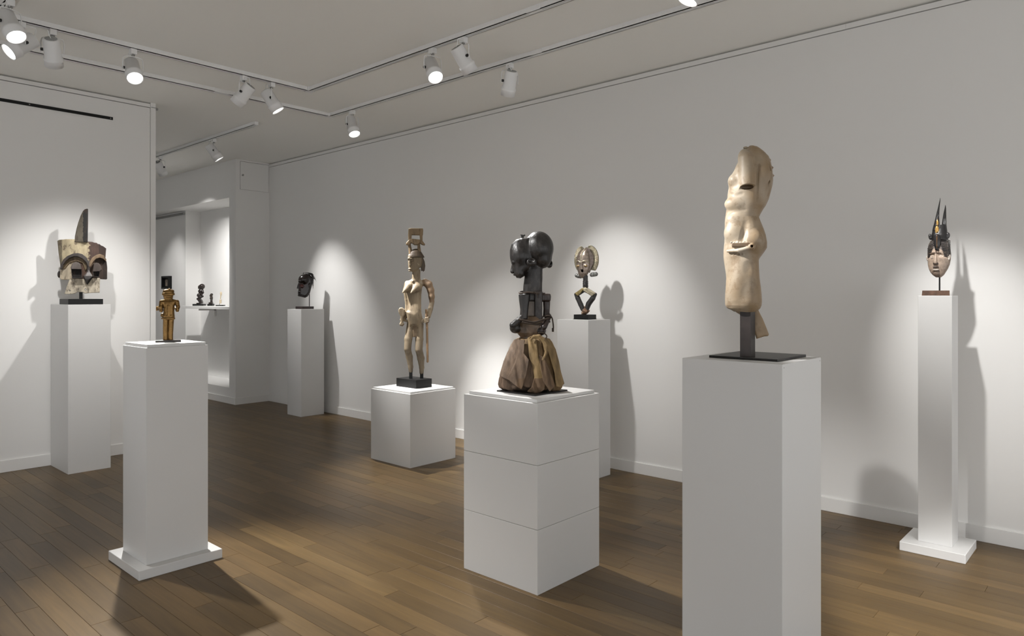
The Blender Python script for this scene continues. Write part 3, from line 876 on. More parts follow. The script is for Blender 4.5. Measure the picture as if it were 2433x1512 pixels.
# legs
chain(F, [q(976.5, 772, 2), q(970, 806, -3), q(968.5, 829, -7)], [10, 9.2, 8.4], 2); chain(F, [q(969, 832, -5), q(972.5, 848, 0), q(975.5, 872, 1), q(976, 882, 0)], [8, 8, 6, 5], 2)
chain(F, [q(996.5, 772, 2), q(996.5, 806, -3), q(995, 831, -7)], [10, 9.4, 9], 2); chain(F, [q(996, 834, -5), q(1000, 852, 0), q(1002, 874, 1), q(1001.5, 886, 0)], [8.6, 8.6, 6, 5], 2)
F.add(box(q(985.5, 784, -7), (5, 3, 17), 1), 1, 2)
# torso
F.add(loft([(919.4 - 778, -14, 18, 0, 9), (919.4 - 770, -16, 19.5, 0, 11), (919.4 - 762, -16, 19.5, -1, 12), (919.4 - 752, -16, 18, -2, 13), (919.4 - 742, -17, 16, -2, 13), (919.4 - 722, -15, 15.5, 0, 11), (919.4 - 700, -18, 16, 0, 10.5), (919.4 - 684, -21, 18, 0, 10), (919.4 - 674, -21, 22, 1, 9), (919.4 - 667, -14, 17, 1, 7), (919.4 - 663, -6, 12, 1, 6)], 2.6), 3)
F.add(poly(Pq([(966, 741), (974, 743), (986, 747), (992, 760), (990, 772), (976, 772), (970, 758)]), -16, -2, 3), 7)
F.add(box(q(1005, 762, 0), (4, 7, 4), 1.5), 3)
# breasts
F.add(cap(q(971, 683, -5), q(956.5, 696, -14), 11, 1.0), 2); F.add(cap(q(990, 684, -6), q(976, 697, -18), 12, 1.0), 2)
# neck and head
F.add(loft([(919.4 - 668, -7, 14, 1, 8), (919.4 - 655, -6, 13.5, 1, 8), (919.4 - 640, -5, 14, 1, 8)], 2.6), 2)
F.add(poly(Pq([(970, 606), (986, 604), (1002, 609), (1003, 622), (1000, 634), (993, 641), (984, 646), (975, 645.5), (971, 641), (970, 630), (969, 617)]), -10, 10, 4), 2)
F.add(poly(Pq([(971, 612), (975, 611), (975.5, 627), (977.5, 632), (972, 633), (971, 627)]), -13, -6, 1), .8)
F.add(box(q(974, 615.5, -10), (6, 3.4, 1.4), .6), .8)
F.sub(ell(q(970.5, 620, -11), (2.2, 3, 1.6)), .5); F.sub(ell(q(979, 620, -12), (2.8, 3, 1.8)), .5)
F.add(ell(q(979, 625, -9.5), (3.6, 2.6, 3)), .8)
F.add(ell(q(973.5, 640, -10), (4, 3.2, 2)), .5); F.add(ell(q(973.5, 644, -10), (3.6, 3, 1.6)), .5); F.sub(ell(q(973, 637, -12.5), (2.4, 2.5, 1.3)), .5)
F.add(poly(Pq([(999, 612), (1005, 612), (1009, 622), (1010.5, 632), (1009, 643), (1006, 646), (1004, 643), (1001, 645), (999.5, 634)]), -6, 8, 1.5), 1.5, 1)
# cap on the head
F.add(loft([(919.4 - 612, -15, 24, 0, 14), (919.4 - 608, -15, 22, 0, 14), (919.4 - 600, -12, 17, 0, 12), (919.4 - 594, -6, 12, 0, 8), (919.4 - 591.5, 0, 8, 0, 4)], 2.2), 1.2, 1)
F.add(ell(q(981, 669, -9), (3, 3, 3)), .6)
# arms
chain(F, [q(1010, 671, 2), q(1018, 676, 2), q(1023.5, 690, 2), q(1025.5, 705, 1), q(1026, 717, 0)], [8.4, 9, 8, 7, 6], 3.5, 3)
chain(F, [q(1026.5, 718, 0), q(1023, 734, -4), q(1018, 752, -7)], [5.6, 5.8, 5.2], 1.5)
F.add(ell(q(1014.5, 760, -8), (5.6, 5.4, 8), 12), 1.5)
for k in range(4):
    F.add(cap(q(1009.5, 757 + 3.1 * k, -12), q(1017, 754.5 + 3.1 * k, -13), 1.6), .4)
F.add(cap(q(1009, 763, -8), q(1001, 765, -6), 3.4, 3.6), 1.5)
chain(F, [q(968, 674, 3), q(963.5, 690, 5), q(966, 712, 7), q(967, 730, 7), q(965, 748, 4)], [7, 6, 4.6, 4.6, 4.6], 2)
chain(F, [q(966, 750, 4), q(960, 758, 0), q(954, 760, -4)], [4.4, 4, 4], 1.5); F.add(cap(q(957, 760, -3), q(972, 764, -2), 3, 3.4), 1.5)
F.add(poly(Pq([(947, 735), (950, 731), (956, 731), (963, 736), (962, 748), (958, 756), (958, 766), (961, 770), (957, 775.5), (951, 774), (949, 770), (952, 764), (951.5, 752), (947, 742)]), -10, 1, 2.5), 1)
# stool shaped headdress
F2 = Field((-26, -20, 300), (30, 20, 380), .8)
for x in (-12.5, 10):
    F2.add(cap((x, -4, 358 - 20), (x + (4.5 if x < 0 else .5), -4, 312), 3.4, 4.4), 1); F2.add(cap((x, 6, 358 - 20), (x + 3, 6, 312), 3, 4), 1)
F2.add(poly(Pq([(964.5, 582), (965, 578), (972, 570), (979, 568), (999, 570), (1004, 573), (1010, 581), (1009, 583), (1003, 582), (997, 578), (992, 582.5), (984, 582.5), (978, 578), (972, 584)]), -11, 11, 2), 1)
F2.add(box(q(988.5, 551, 0), (16.5, 8, 8), 1.5), .8)
for s in (-1, 1):
    F2.add(poly(Pq([(970.5, 544), (977, 543.5), (978, 560), (977, 571), (970, 570), (969.5, 560)] if s < 0 else [(998, 546), (1005.5, 546.5), (1004, 560), (1004, 572), (998, 571), (997, 560)]), -10, 10, 1.5), .8)
M_pale = pig_mat('pale_worn_wood', .58, 0, .20, 22, .5, 70, stretch=(1, 1, .22), speck=(.065, .040, .022), speck_scale=40, speck_amt=.6)
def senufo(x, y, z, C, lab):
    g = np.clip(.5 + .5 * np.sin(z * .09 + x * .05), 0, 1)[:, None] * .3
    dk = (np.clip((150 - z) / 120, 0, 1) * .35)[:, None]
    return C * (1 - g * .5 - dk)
pal = [(.215, .165, .104), (.066, .045, .027), (.155, .108, .062), (.165, .106, .060)]
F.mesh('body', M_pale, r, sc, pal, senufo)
F2.mesh('stool_headdress', M_pale, r, sc, [(.21, .145, .078)], None)
F = Field((16, -20, 52), (38, -2, 190), .6)
chain(F, [q(1012.5, 737, -9), q(1014.5, 780, -9), q(1015, 820, -9), q(1016, 859, -9)], [2.7, 2.6, 2.8, 2.7], 1)
F.mesh('staff', M_pale, r, sc, [(.235, .145, .075)])
for x0, py in ((976, 879), (1001.8, 883)):
    p = q(x0, py)
    boxes('mount_pin', [((p[0] - 4) * sc[0], (p[0] + 4) * sc[0], -.012, .012, .06, p[2] * sc[2] + .012)], M_black, r)
aligned(r, 'base_block', 3.575, 3.737, 4.248, 4.492, .5696, .5696 + .0665, M_black)

# ---- gilded figure from behind -----------------------------------
r, sc = sculpture('gold_figure', 'small gold figure standing with its back turned on a thin black base', 'sculpture', (1.436, 3.593, 1.0697), -.3803, .002076, .8985)
q = lambda px, py, y=0: (px - 398, y, 813.3 - py)
Pq = lambda pts: [(a - 398, 813.3 - b) for a, b in pts]
F = Field((-32, -22, 0), (34, 22, 132), .55)
F.add(loft([(813.3 - 713, -8, 12, 0, 9), (813.3 - 706, -10, 13.5, 0, 10), (813.3 - 700, -12, 15, 0, 11), (813.3 - 694, -12, 16, 0, 11.5), (813.3 - 690.5, -10, 14, 0, 10)], 2.6), 0)
F.add(loft([(813.3 - 702, -13.5, 17.5, 0, 12.5), (813.3 - 699, -13.5, 17.5, 0, 12.5), (813.3 - 697, -12.5, 17, 0, 12)], 3), .6)
F.add(loft([(813.3 - 695, -11, 16.5, 0, 11), (813.3 - 690, -10, 15.5, 0, 10), (813.3 - 688, -6, 10, 0, 7)], 2.5), .8)
F.add(box(q(402.5, 689, 0), (2.5, 10, 3.2), 1), .5)
F.add(cap(q(395, 706.2, -9.3), q(408, 706.2, -9.3), .9), .3)
F.add(loft([(813.3 - 760, -9, 17, 0, 9), (813.3 - 752, -11, 17.5, 0, 10), (813.3 - 742, -9.5, 16.5, 0, 10), (813.3 - 728, -10, 17, 0, 10), (813.3 - 718, -15, 22, 0, 9), (813.3 - 714, -15, 23, 0, 7.5), (813.3 - 711.5, -7, 14, 0, 6)], 2.5), 1.5)
chain(F, [q(383.5, 718.5, 0), q(382, 730, -1), q(383, 738, -2)], [5.2, 5, 4.4], 1.5); chain(F, [q(383, 738, -2), q(379, 735, 6), q(374.5, 734, 12)], [4.2, 3.6, 3.4], 1)
for k in range(3): F.add(cap(q(372, 730.5 + 3.4 * k, 12), q(377, 730 + 3.4 * k, 9), 1.7), .4)
chain(F, [q(421, 718.5, 0), q(423, 730, -1), q(421.5, 738, -1)], [5.4, 5, 4.4], 1.5); chain(F, [q(421.5, 738, -1), q(419, 735, 9), q(417, 733, 13)], [4.2, 3.6, 3.4], 1)
F.add(ell(q(386, 750, 4), (4.5, 6, 5)), 2)
F.sub(cap(q(396, 726, -11), q(396, 748, -11), 1.3), 2.5); F.sub(cap(q(406, 726, -11), q(406, 748, -11), 1.3), 2.5)
F.add(loft([(813.3 - 759, -15, 18.5, 0, 11), (813.3 - 756, -15, 18.5, 0, 11)], 2.6), .6)
for xa, xb in ((394.4, 393.3), (407.2, 405.2)):
    F.add(loft([(1.5, xb - 398 - 6.6, xb - 398 + 6.6, -1, 8), (6, xb - 398 - 6.2, xb - 398 + 6.2, 0, 7), (20, xb - 398 - 6.4, xb - 398 + 6.4, 0, 7), (54, xa - 398 - 7.4, xa - 398 + 6.6, 0, 9), (58, xa - 398 - 8, xa - 398 + 6.8, 0, 9.5)], 2.4), .25)
M_gold = pig_mat('worn_gilding', .27, .85, .22, 50, .25, 160)
F.mesh('body', M_gold, r, sc, [(.165, .094, .031)])
p0 = (1.529, 3.972)
boxes('base', [(-.053, .060, -.031, .034, .0003, .0105)], new_mat('brown_black_base', (.02, .014, .011), .3), r, bevel=.001)

# ---- dark mask with hair -------------------------------------------
r, sc = sculpture('black_mask', 'glossy black face mask with loose hair on a thin rod', 'mask', (4.193, 6.857, 1.15), -.5488, .004604, .9594)
q = lambda px, py, y=0: (px - 724, y, 734.6 - py)
Pq = lambda pts: [(a - 724, 734.6 - b) for a, b in pts]
F = Field((-22, -16, 22), (26, 16, 88), .4)
F.add(poly(Pq([(719, 654), (727, 651), (735, 652), (742, 660), (743, 670), (740.5, 682), (736.5, 697), (731, 705), (725, 708), (716, 706), (709.5, 704), (708, 698), (709, 690), (709, 680), (709.5, 668), (712, 660)]), -9, 9, 6.5), 0)
F.add(ell(q(722, 665, -2), (13, 11, 12)), 3)
F.add(poly(Pq([(711, 669), (713, 671), (712, 683), (711.5, 686.5), (705, 685.7), (707, 678)]), -5.5, -1, .8), .8)
F.add(cap(q(710.5, 669, -7.5), q(725, 669.5, -10.5), 2.0, 1.2), 1)
F.sub(ell(q(717.5, 675, -10.5), (4, 2.4, 2.2)), .8); F.add(ell(q(717.5, 675, -8.6), (2.6, 1.6, 1.3)), .3)
F.add(ell(q(718, 681.5, -7), (5, 3, 3.5)), 1.5)
F.add(ell(q(711.5, 694.2, -7), (4.3, 3, 1.3)), .4); F.add(ell(q(711.5, 698, -7), (4, 3, 1.5)), .4); F.sub(cap(q(707, 696, -10), q(716, 696.3, -10), .6), .3)
F.add(ell(q(711.5, 702, -5), (4, 4, 2.8)), 1)
F.add(ell(q(735, 678, -8), (2.2, 2, 6)), .5)
M_gloss = pig_mat('glossy_black_wood', .22, 0, .3, 20, .08, 60)
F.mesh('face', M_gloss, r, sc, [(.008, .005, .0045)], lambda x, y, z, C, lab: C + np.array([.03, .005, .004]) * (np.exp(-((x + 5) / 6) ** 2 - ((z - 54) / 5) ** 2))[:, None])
bm = bmesh.new(); rg = random.Random(5)
for k in range(70):
    a = rg.random(); ph = rg.uniform(-1, 1)
    x0, z0 = 720 + 16 * a, 654 - 5.5 * math.sin(PI * (.15 + .8 * a))
    if a < .22: pts = [q(x0, z0, ph * 8), q(x0 + rg.uniform(-4, 3), z0 - 1.2, ph * 9)]
    else:
        ln = rg.uniform(.35, 1)
        ex, ey = rg.choice([(743.5, 688), (744.5, 685), (742, 680), (752, 670), (748, 664), (741, 672)])
        pts = [q(x0, z0, ph * 7), q(x0 + (741 - x0) * .6, z0 - .5 + 1.5 * ln, ph * 9), q(x0 + (743 + rg.uniform(-1, 2) - x0), z0 + 9 * ln, ph * 9), q(x0 + (ex - x0) * (.7 + .3 * ln), z0 + (ey - z0) * ln, ph * 8)]
    sp = spline([(p[0] * sc[0], p[1] * sc[1], p[2] * sc[2]) for p in pts], 5)
    bm_tube(bm, sp, [.0026 * (1 - .75 * i / (len(sp) - 1)) for i in range(len(sp))], 5)
ho = bm_obj('hair', bm, new_mat('black_hair', (.008, .007, .006), .55), r, True); ho['kind'] = 'stuff'
bm = bmesh.new(); bm_lathe(bm, [(.02, .0042), (.19, .0042)], (11 * sc[0], .012, 0), (0, 0, 1), 12); bm_obj('rod', bm, M_black, r)
aligned(r, 'base_block', 4.124, 4.264, 6.79, 6.93, 1.1501, 1.178, new_mat('brown_black_base.001', (.018, .010, .009), .4))

# ---- metal covered head -------------------------------------------
r, sc = sculpture('metal_covered_head', 'brass and copper covered head figure with crescent crest on a diamond shaped body', 'sculpture', (4.132, 3.026, 1.1262), -1.25, .003038, .9947)
q = lambda px, py, y=0: (px - 1390, y, 759.3 - py)
Pq = lambda pts: [(a - 1390, 759.3 - b) for a, b in pts]
F = Field((-36, -24, 94), (36, 20, 180), .5)
# crescent plates behind the face
def arc_pts(cx, cy, rx, ry, a0, a1, n=22): return [(cx + rx * math.cos(math.radians(a0 + (a1 - a0) * i / n)), cy + ry * math.sin(math.radians(a0 + (a1 - a0) * i / n))) for i in range(n + 1)]
cz = 759.3 - 617
cres = [(p[0], p[1]) for p in arc_pts(-10.5, cz, 19, 32.5, 92, 230)] + [(-9, cz - 22), (-4, cz + 26)]
F.add(poly(cres, 3, 7, 1), 0, 1)
cres = [(p[0], p[1]) for p in arc_pts(9, cz, 22.5, 34, 92, -52)] + [(8, cz - 24), (0, cz + 26)]
F.add(poly(cres, 3, 7, 1), .5, 1)
F.add(poly([(0, cz + 30), (11, cz + 25), (20, cz + 8), (19, cz - 10), (9, cz - 32), (0, cz - 20)], -2, 5, 1.5, bend=lambda x, z: x * .12), .5, 2)
# crescent relief: rows of small ridges
for k in range(26):
    a = math.radians(96 + k * 5.2)
    F.add(cap((-10.5 + 11 * math.cos(a), 2.4, cz + 23 * math.sin(a)), (-10.5 + 18 * math.cos(a + .10), 2.4, cz + 31.5 * math.sin(a + .10)), .75), .2, 3)
    a = math.radians(84 - k * 5.0)
    F.add(cap((9 + 15 * math.cos(a), 2.4, cz + 25 * math.sin(a)), (9 + 21.5 * math.cos(a - .10), 2.4, cz + 33 * math.sin(a - .10)), .75), .2, 3)
# face
f_rows = []
for py, l, rr, dy in [(589.5, 1388, 1391, 1.5), (592, 1384, 1394, 3), (598, 1376.5, 1396.5, 6), (607, 1370, 1399.5, 9), (618, 1367.5, 1401, 10.5), (630, 1367.3, 1401.5, 11), (640, 1369.5, 1400, 11), (650, 1372.5, 1396.5, 9.5), (657, 1376, 1392.5, 7), (661.5, 1381, 1388.5, 3.5)]:
    f_rows.append((759.3 - py, l - 1390, rr - 1390, 0, dy))
F.add(loft(f_rows), .4, 0)
chain(F, [q(1390.5, 590, -3), q(1384.5, 600, -8), q(1382, 612, -10.5), q(1381.5, 624, -11.5)], 1.1, .5, 3)
F.add(poly(Pq([(1383, 622), (1385.5, 622), (1387.5, 638), (1388, 641), (1380, 641)]), -15, -8, 1), .8)
for cxx, w in ((1373.7, 6), (1392, 7.6)):
    pts = [(cxx - 1390 + w * math.cos(t), -11 + .02 * (cxx - 1383 + w * math.cos(t)) ** 2, 759.3 - 626 + 5.4 * math.sin(t)) for t in np.linspace(PI * .02, PI * .98, 9)]
    chain(F, pts, .9, .4, 3)
    F.sub(ell((cxx - 1390, -12.5 + .018 * (cxx - 1383) ** 2, 759.3 - 627), (w - .8, 2.6, 4)), .5)
F.add(ell(q(1374, 632.8, -8.6), (4.6, 2.8, 2.7)), .4, 4); F.add(ell(q(1393, 632.8, -8.6), (4.6, 2.8, 2.7)), .4, 4)
F.add(ell(q(1374.5, 632.8, -12), (.9, 1, .9)), .1, 5); F.add(ell(q(1392, 632.8, -12), (.9, 1, .9)), .1, 5)
F.sub(ell(q(1385, 644.3, -11), (2.1, 5, 3.5)), .5, 5)
M_brass = pig_mat('hammered_metal', .30, .75, .30, 60, .35, 240)
F.mesh('head', M_brass, r, sc, [(.30, .245, .205), (.17, .15, .105), (.19, .155, .135), (.46, .41, .30), (.40, .28, .155), (.015, .01, .008)])
F = Field((-28, -12, 96), (32, 14, 114), .5)
F.add(cap(q(1371.5, 656, 3), q(1371.5, 656, 2), 5.4), 0)
F.add(cap(q(1367, 655, 2), q(1376, 657.5, 4), 4.6), 1); F.add(cap(q(1405, 653.5, 3), q(1414.5, 652, 4), 5.2), 0)
for k in range(4): F.add(cap(q(1405.5 + k * 2.6, 648, -1.5), q(1406.5 + k * 2.6, 658, -1.5), .6), .2)
F.mesh('ear_pendants', M_brass, r, sc, [(.20, .20, .19)])
F = Field((-34, -14, 8), (36, 14, 108), .55)
F.add(loft([(759.3 - 684, -6, 6, 0, 6), (759.3 - 655, -5.6, 5.6, 0, 6)], 2.3), 0)
for py in (670, 674, 678, 681.5): F.add(loft([(759.3 - py - .9, -6.8, 6.8, 0, 7), (759.3 - py + .9, -6.8, 6.8, 0, 7)], 2.2), .5)
chain(F, [q(1366, 700, 0), q(1371, 709, 0), q(1378, 724, 0), q(1383, 735, 0)], [4.4, 6, 6, 5.4], 1)
chain(F, [q(1414, 700, 0), q(1408, 709, 0), q(1398, 722, 0), q(1393, 735, 0)], [4.4, 6.2, 6.4, 5.6], 1)
F.add(cap(q(1385, 690, 1), q(1369, 700, 1), 5), 1); F.add(cap(q(1389, 690, 1), q(1411, 700, 1), 5), 1)
M_drk = pig_mat('dark_polished_wood', .35, 0, .3, 30, .2, 100)
F.mesh('body', M_drk, r, sc, [(.022, .020, .019)])
F = Field((-32, -16, 48), (34, 12, 86), .45)
F.add(cut(cut(poly(Pq([(1384, 684.5), (1388.5, 688), (1372, 704), (1364.5, 697.5)]), -8, 7, 2), (1, 0, 0), 40), (1, 0, 0), 40), 0, 1)
F.add(poly(Pq([(1386, 684), (1393, 683.5), (1416.5, 697.5), (1407.5, 704.5), (1386, 691.5)]), -8, 7, 2), 0)
for k in range(4):
    o = k * 2.7
    F.sub(cap(q(1393.5 - o * .55, 684.5 + o * .9, -9), q(1416 - o * .85, 698.5 + o * .62, -9), .75), .3, 2)
    F.sub(cap(q(1382 + o * .6, 685.5 + o * .55, -9), q(1363.5 + o * .9, 697 + o * .7, -9), .6), .3, 2)
F.mesh('shoulder_plates', M_brass, r, sc, [(.52, .46, .33), (.36, .28, .12), (.05, .045, .035)])
F = Field((-16, -14, 8), (16, 14, 40), .45)
rg = np.random.RandomState(2)
for k in range(16):
    a = rg.rand() * 2 * PI; z = 12 + 22 * rg.rand(); w = 5.5 if z < 27 else 4
    p = (w * math.cos(a), w * .9 * math.sin(a), z)
    F.add(cap(p, (p[0] + rg.uniform(-5, 5), p[1] * .9, min(max(z + rg.uniform(-6, 3), 12), 30)), rg.uniform(1.2, 2.6)), .8, k % 2)
F.add(ell((0, 0, 20), (7.5, 6, 8)), 1.5); F.add(cap(q(1394, 741, -6), q(1394, 741, -9), 3), .8)
M_knot = pig_mat('knotted_fibre', .8, 0, .35, 70, .8, 200)
F.mesh('fibre_bundle', M_knot, r, sc, [(.15, .085, .05), (.22, .15, .10)])
aligned(r, 'base_block', 4.086, 4.186, 2.970, 3.098, 1.1285, 1.161, M_black)
aligned(r, 'base_foot', 4.082, 4.190, 2.966, 3.102, 1.1263, 1.1285, M_black, bevel=0)
bm = bmesh.new(); bm_lathe(bm, [(.030, .008), (.05, .008)], (0, 0, 0), (0, 0, 1), 10); bm_obj('mount_pin', bm, M_black, r)

# ---- horned portrait mask ----------------------------------------
r, sc = sculpture('horned_portrait_mask', 'carved face mask with two tall black horns and ridged hair on a thin rod', 'mask', (4.129, .806, 1.2981), -1.3781, .00215, .856)
q = lambda px, py, y=0: (px - 2228, y, 702.9 - py)
Pq = lambda pts: [(a - 2228, 702.9 - b) for a, b in pts]
F = Field((-34, -26, 40), (42, 20, 142), .6)
rows = []
for py, l, rr, dy in [(569, 2216, 2246, 6), (573, 2210, 2251, 11), (580, 2206, 2255, 15), (590, 2204, 2258, 17), (605, 2203.5, 2260, 18), (618, 2204, 2259, 18), (630, 2204.5, 2256.5, 18), (640, 2207, 2252, 17), (648, 2211, 2247, 15), (654, 2216, 2243, 12), (659.5, 2224, 2236, 6)]:
    rows.append((702.9 - py, l - 2228, rr - 2228, 2, dy))
F.add(loft(rows), 0, 0)
# ridged hair
RT = np.array(sorted(rows))
def surf(px, py, up=.5):
    z = 702.9 - py; l, rr, yc, ry = [np.interp(z, RT[:, 0], RT[:, i]) for i in range(1, 5)]
    t = np.clip(((px - 2228) - (l + rr) / 2) / ((rr - l) / 2), -.985, .985)
    return (px - 2228, yc - ry * math.sqrt(1 - t * t) - up, z)
for k in range(11):
    py = 572 + k * 3.75
    a0, a1 = 2204.5 + max(0, 4 - k) * 1.5, 2222.5 - k * 1.35
    if a1 > a0 + 2: chain(F, [surf(a0 + (a1 - a0) * i / 4, py + 3.2 * (1 - i / 4)) for i in range(5)], 1.25, .2, 1)
    a0, a1 = 2232.5 + k * 1.15, 2248.5 + min(k, 4) * .6
    chain(F, [surf(a0 + (a1 - a0) * i / 4, py - .6 + 2.6 * (i / 4)) for i in range(5)], 1.25, .2, 1)
    a0, a1 = 2250.5 + min(k, 4) * .6, 2257.5
    chain(F, [surf(a0 + (a1 - a0) * i / 2, py - 2 + 4.5 * (i / 2)) for i in range(3)], 1.1, .2, 1)
# face features
F.add(box(q(2224, 598, -15.5), (.7, 2.4, 8), .4), .3, 4)
F.add(cap(q(2212, 603, -12), q(2220, 602, -16), 2.3), 1.2, 2); F.add(cap(q(2228, 602, -16), q(2243, 605, -10.5), 2.5), 1.2, 2)
F.sub(ell(q(2215.5, 608, -16), (6, 2.6, 4)), 1); F.sub(ell(q(2235.5, 608, -16), (7, 2.6, 4)), 1)
F.add(ell(q(2215, 610.5, -12.6), (3.4, 2, 2.5)), .4); F.add(ell(q(2235.5, 611, -13), (4.7, 2, 2.5)), .4)
for cxx, w in ((2215, 4), (2235.5, 5.4)):
    pts = [q(cxx + w * math.cos(t), 610.8 - 2.9 * math.sin(t), -14 + abs(w * math.cos(t)) * .22) for t in np.linspace(0, 2 * PI, 13)]
    chain(F, pts, .55, .2, 3)
F.add(cap(q(2223.5, 603, -15), q(2222.5, 624, -19.5), 2.4, 4), 1.5)
F.add(ell(q(2219.5, 626.5, -16.5), (3, 3.4, 2.6)), .8, 4); F.add(ell(q(2226.5, 627, -16.5), (3, 3.4, 2.6)), .8, 4); F.add(ell(q(2222.8, 626.5, -19), (4.6, 3.6, 3.4)), 1, 4)
F.add(ell(q(2223.5, 635.3, -16.5), (7.6, 3.6, 2.2)), .6, 4); F.add(ell(q(2223.5, 641.5, -16.3), (8, 3.6, 2.0)), .6, 3); F.sub(ell(q(2223.5, 638.4, -20), (6.6, 4, 1.2)), .3, 5)
F.add(ell(q(2224, 650, -10), (8, 6, 7)), 3)
F.add(ell(q(2203.5, 614, 2), (3, 4, 6), 8), .8, 3); F.sub(ell(q(2203, 614, -2), (1.4, 2, 3.6)), .4)
F.add(ell(q(2254.5, 613, -7), (3.2, 3.4, 7.5), -14), .8, 3); F.sub(ell(q(2255, 613, -10.5), (1.3, 2, 4.4), -14), .4)
M_face = pig_mat('worn_painted_wood', .46, 0, .20, 30, .25, 90, speck=(.12, .085, .06), speck_scale=55, speck_amt=.40)
def yaure(x, y, z, C, lab):
    f = lab == 0
    hair = f & (z > 702.9 - 588 - np.abs(x + 3) * .6 + 0 * z) & (z > 92 - 0 * x) & ((z - 92) > 14 - np.abs(x + 3) * .55)
    C = C.copy(); C[hair] = (.17, .145, .13)
    chin = f & (np.abs(x + 4) < 9) & (z < 59) & (z > 41); C[chin] = (.13, .09, .065)
    side = f & (y > 2); C[side] = (.035, .026, .02)
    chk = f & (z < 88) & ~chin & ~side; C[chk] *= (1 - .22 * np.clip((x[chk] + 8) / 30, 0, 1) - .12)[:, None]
    return C
F.mesh('face', M_face, r, sc, [(.40, .305, .235), (.018, .016, .016), (.095, .064, .044), (.52, .46, .40), (.050, .033, .027), (.012, .008, .008)], yaure)
F = Field((-28, -24, 92), (32, 44, 240), .7)
F.add(loft([(702.9 - 571, -15, 24, 0, 15), (702.9 - 560, -15.5, 24, 1, 15), (702.9 - 552, -13.5, 22, 2, 13), (702.9 - 544, -12, 20.5, 3, 11), (702.9 - 535, -9.5, 18, 4, 10)], 2.4), 0)
F.add(loft([(702.9 - 548, -12.5, 5, -1, 9), (702.9 - 530, -8.5, 4.5, 3, 8.5), (702.9 - 515, -5, 3.5, 8, 7), (702.9 - 500, -1.5, 4.2, 15, 5.2), (702.9 - 485, 2, 5.5, 24, 3.4), (702.9 - 475, 4.2, 6.4, 31, 2), (702.9 - 467.2, 5.5, 6.5, 37, .8)]), 2)
F.add(loft([(702.9 - 552, 8, 23, 6, 9), (702.9 - 535, 9.5, 21, 9, 8), (702.9 - 520, 11.5, 20.5, 15, 6.5), (702.9 - 505, 14, 20.5, 23, 4.5), (702.9 - 494, 16.5, 20.2, 30, 2.6), (702.9 - 484.7, 18.2, 19.2, 36, .8)]), 2)
F.sub(cap(q(2229, 540, -7.5), q(2232.5, 500, 8.5), 1.0), .8); F.sub(cap(q(2223, 545, -8.5), q(2229, 508, 5), .9), .8); F.sub(cap(q(2245, 540, 0), q(2246.5, 505, 17), .9), .8)
F.add(ell(q(2210, 562.5, -2), (4.2, 6, 7.6), 12), .6, 1); F.sub(ell(q(2211, 562, -7.5), (1.4, 2, 4.4), 12), .6)
F.add(ell(q(2250.5, 561.5, -2), (6.4, 6, 8.4), -16), .6, 1); F.sub(ell(q(2249, 561, -8), (1.8, 2, 5), -16), .6)
F.add(ell(q(2226.5, 575, -16), (8.6, 6.5, 18.5)), .8, 0); F.add(cap(q(2225, 592, -16), q(2229.5, 595, -17), 4, 2.4), 1)
F.add(cap(q(2226, 559, -22), q(2226, 590, -21.5), .9), .3, 2)
M_horn = pig_mat('black_lacquered_wood', .33, 0, .35, 35, .2, 100)
F.mesh('horned_crest', M_horn, r, sc, [(.013, .012, .012), (.035, .033, .033), (.12, .06, .025)])
F = Field((-8, -20, 140), (10, 4, 182), .5)
F.add(ell(q(2226.2, 547, -10), (4.6, 3, 9.5)), 0); F.add(ell(q(2227.3, 530.5, -6.5), (2.8, 2.4, 7)), .5, 0); F.add(cap(q(2227.3, 528, -6), q(2227.8, 521.5, -5.4), 1.2, .6), .5)
F.add(cap(q(2223.5, 536.6, -8.6), q(2230.5, 536.6, -8.4), .8), .1, 1); F.add(ell(q(2227, 552.4, -13), (1.5, 1, 1.7)), .1, 1)
F.mesh('gold_ornament', pig_mat('gilt_paint', .35, .45, .2, 60, .1, 100), r, sc, [(.50, .30, .09), (.05, .035, .02)])
bm = bmesh.new(); bm_lathe(bm, [(.022, .0036), (.11, .0036)], (4.5 * sc[0], .008, 0), (0, 0, 1), 12); bm_obj('rod', bm, M_black, r)
bm = bmesh.new()
b0 = [(-.0700, -.030), (.0520, -.030), (.0520, .032), (-.0700, .032)]
lo_ = [bm.verts.new((x, y, .0002)) for x, y in b0]; hi_ = [bm.verts.new((x + (.0025 if x < 0 else -.0005), y + (.003 if y < 0 else -.003), .0262)) for x, y in b0]
bm.faces.new(lo_[::-1]); bm.faces.new(hi_)
for i in range(4): bm.faces.new((lo_[i], lo_[(i + 1) % 4], hi_[(i + 1) % 4], hi_[i]))
M_brown = pig_mat('walnut_block', .5, 0, .35, 60, .3, 200, stretch=(.2, 1, 1)); M_brown.node_tree.nodes['Principled BSDF']
M_brown = new_mat('walnut_base', (.085, .042, .024), .5, var=.35, vscale=60, bump=.2, bscale=150)
bm_obj('base_block', bm, M_brown, r)

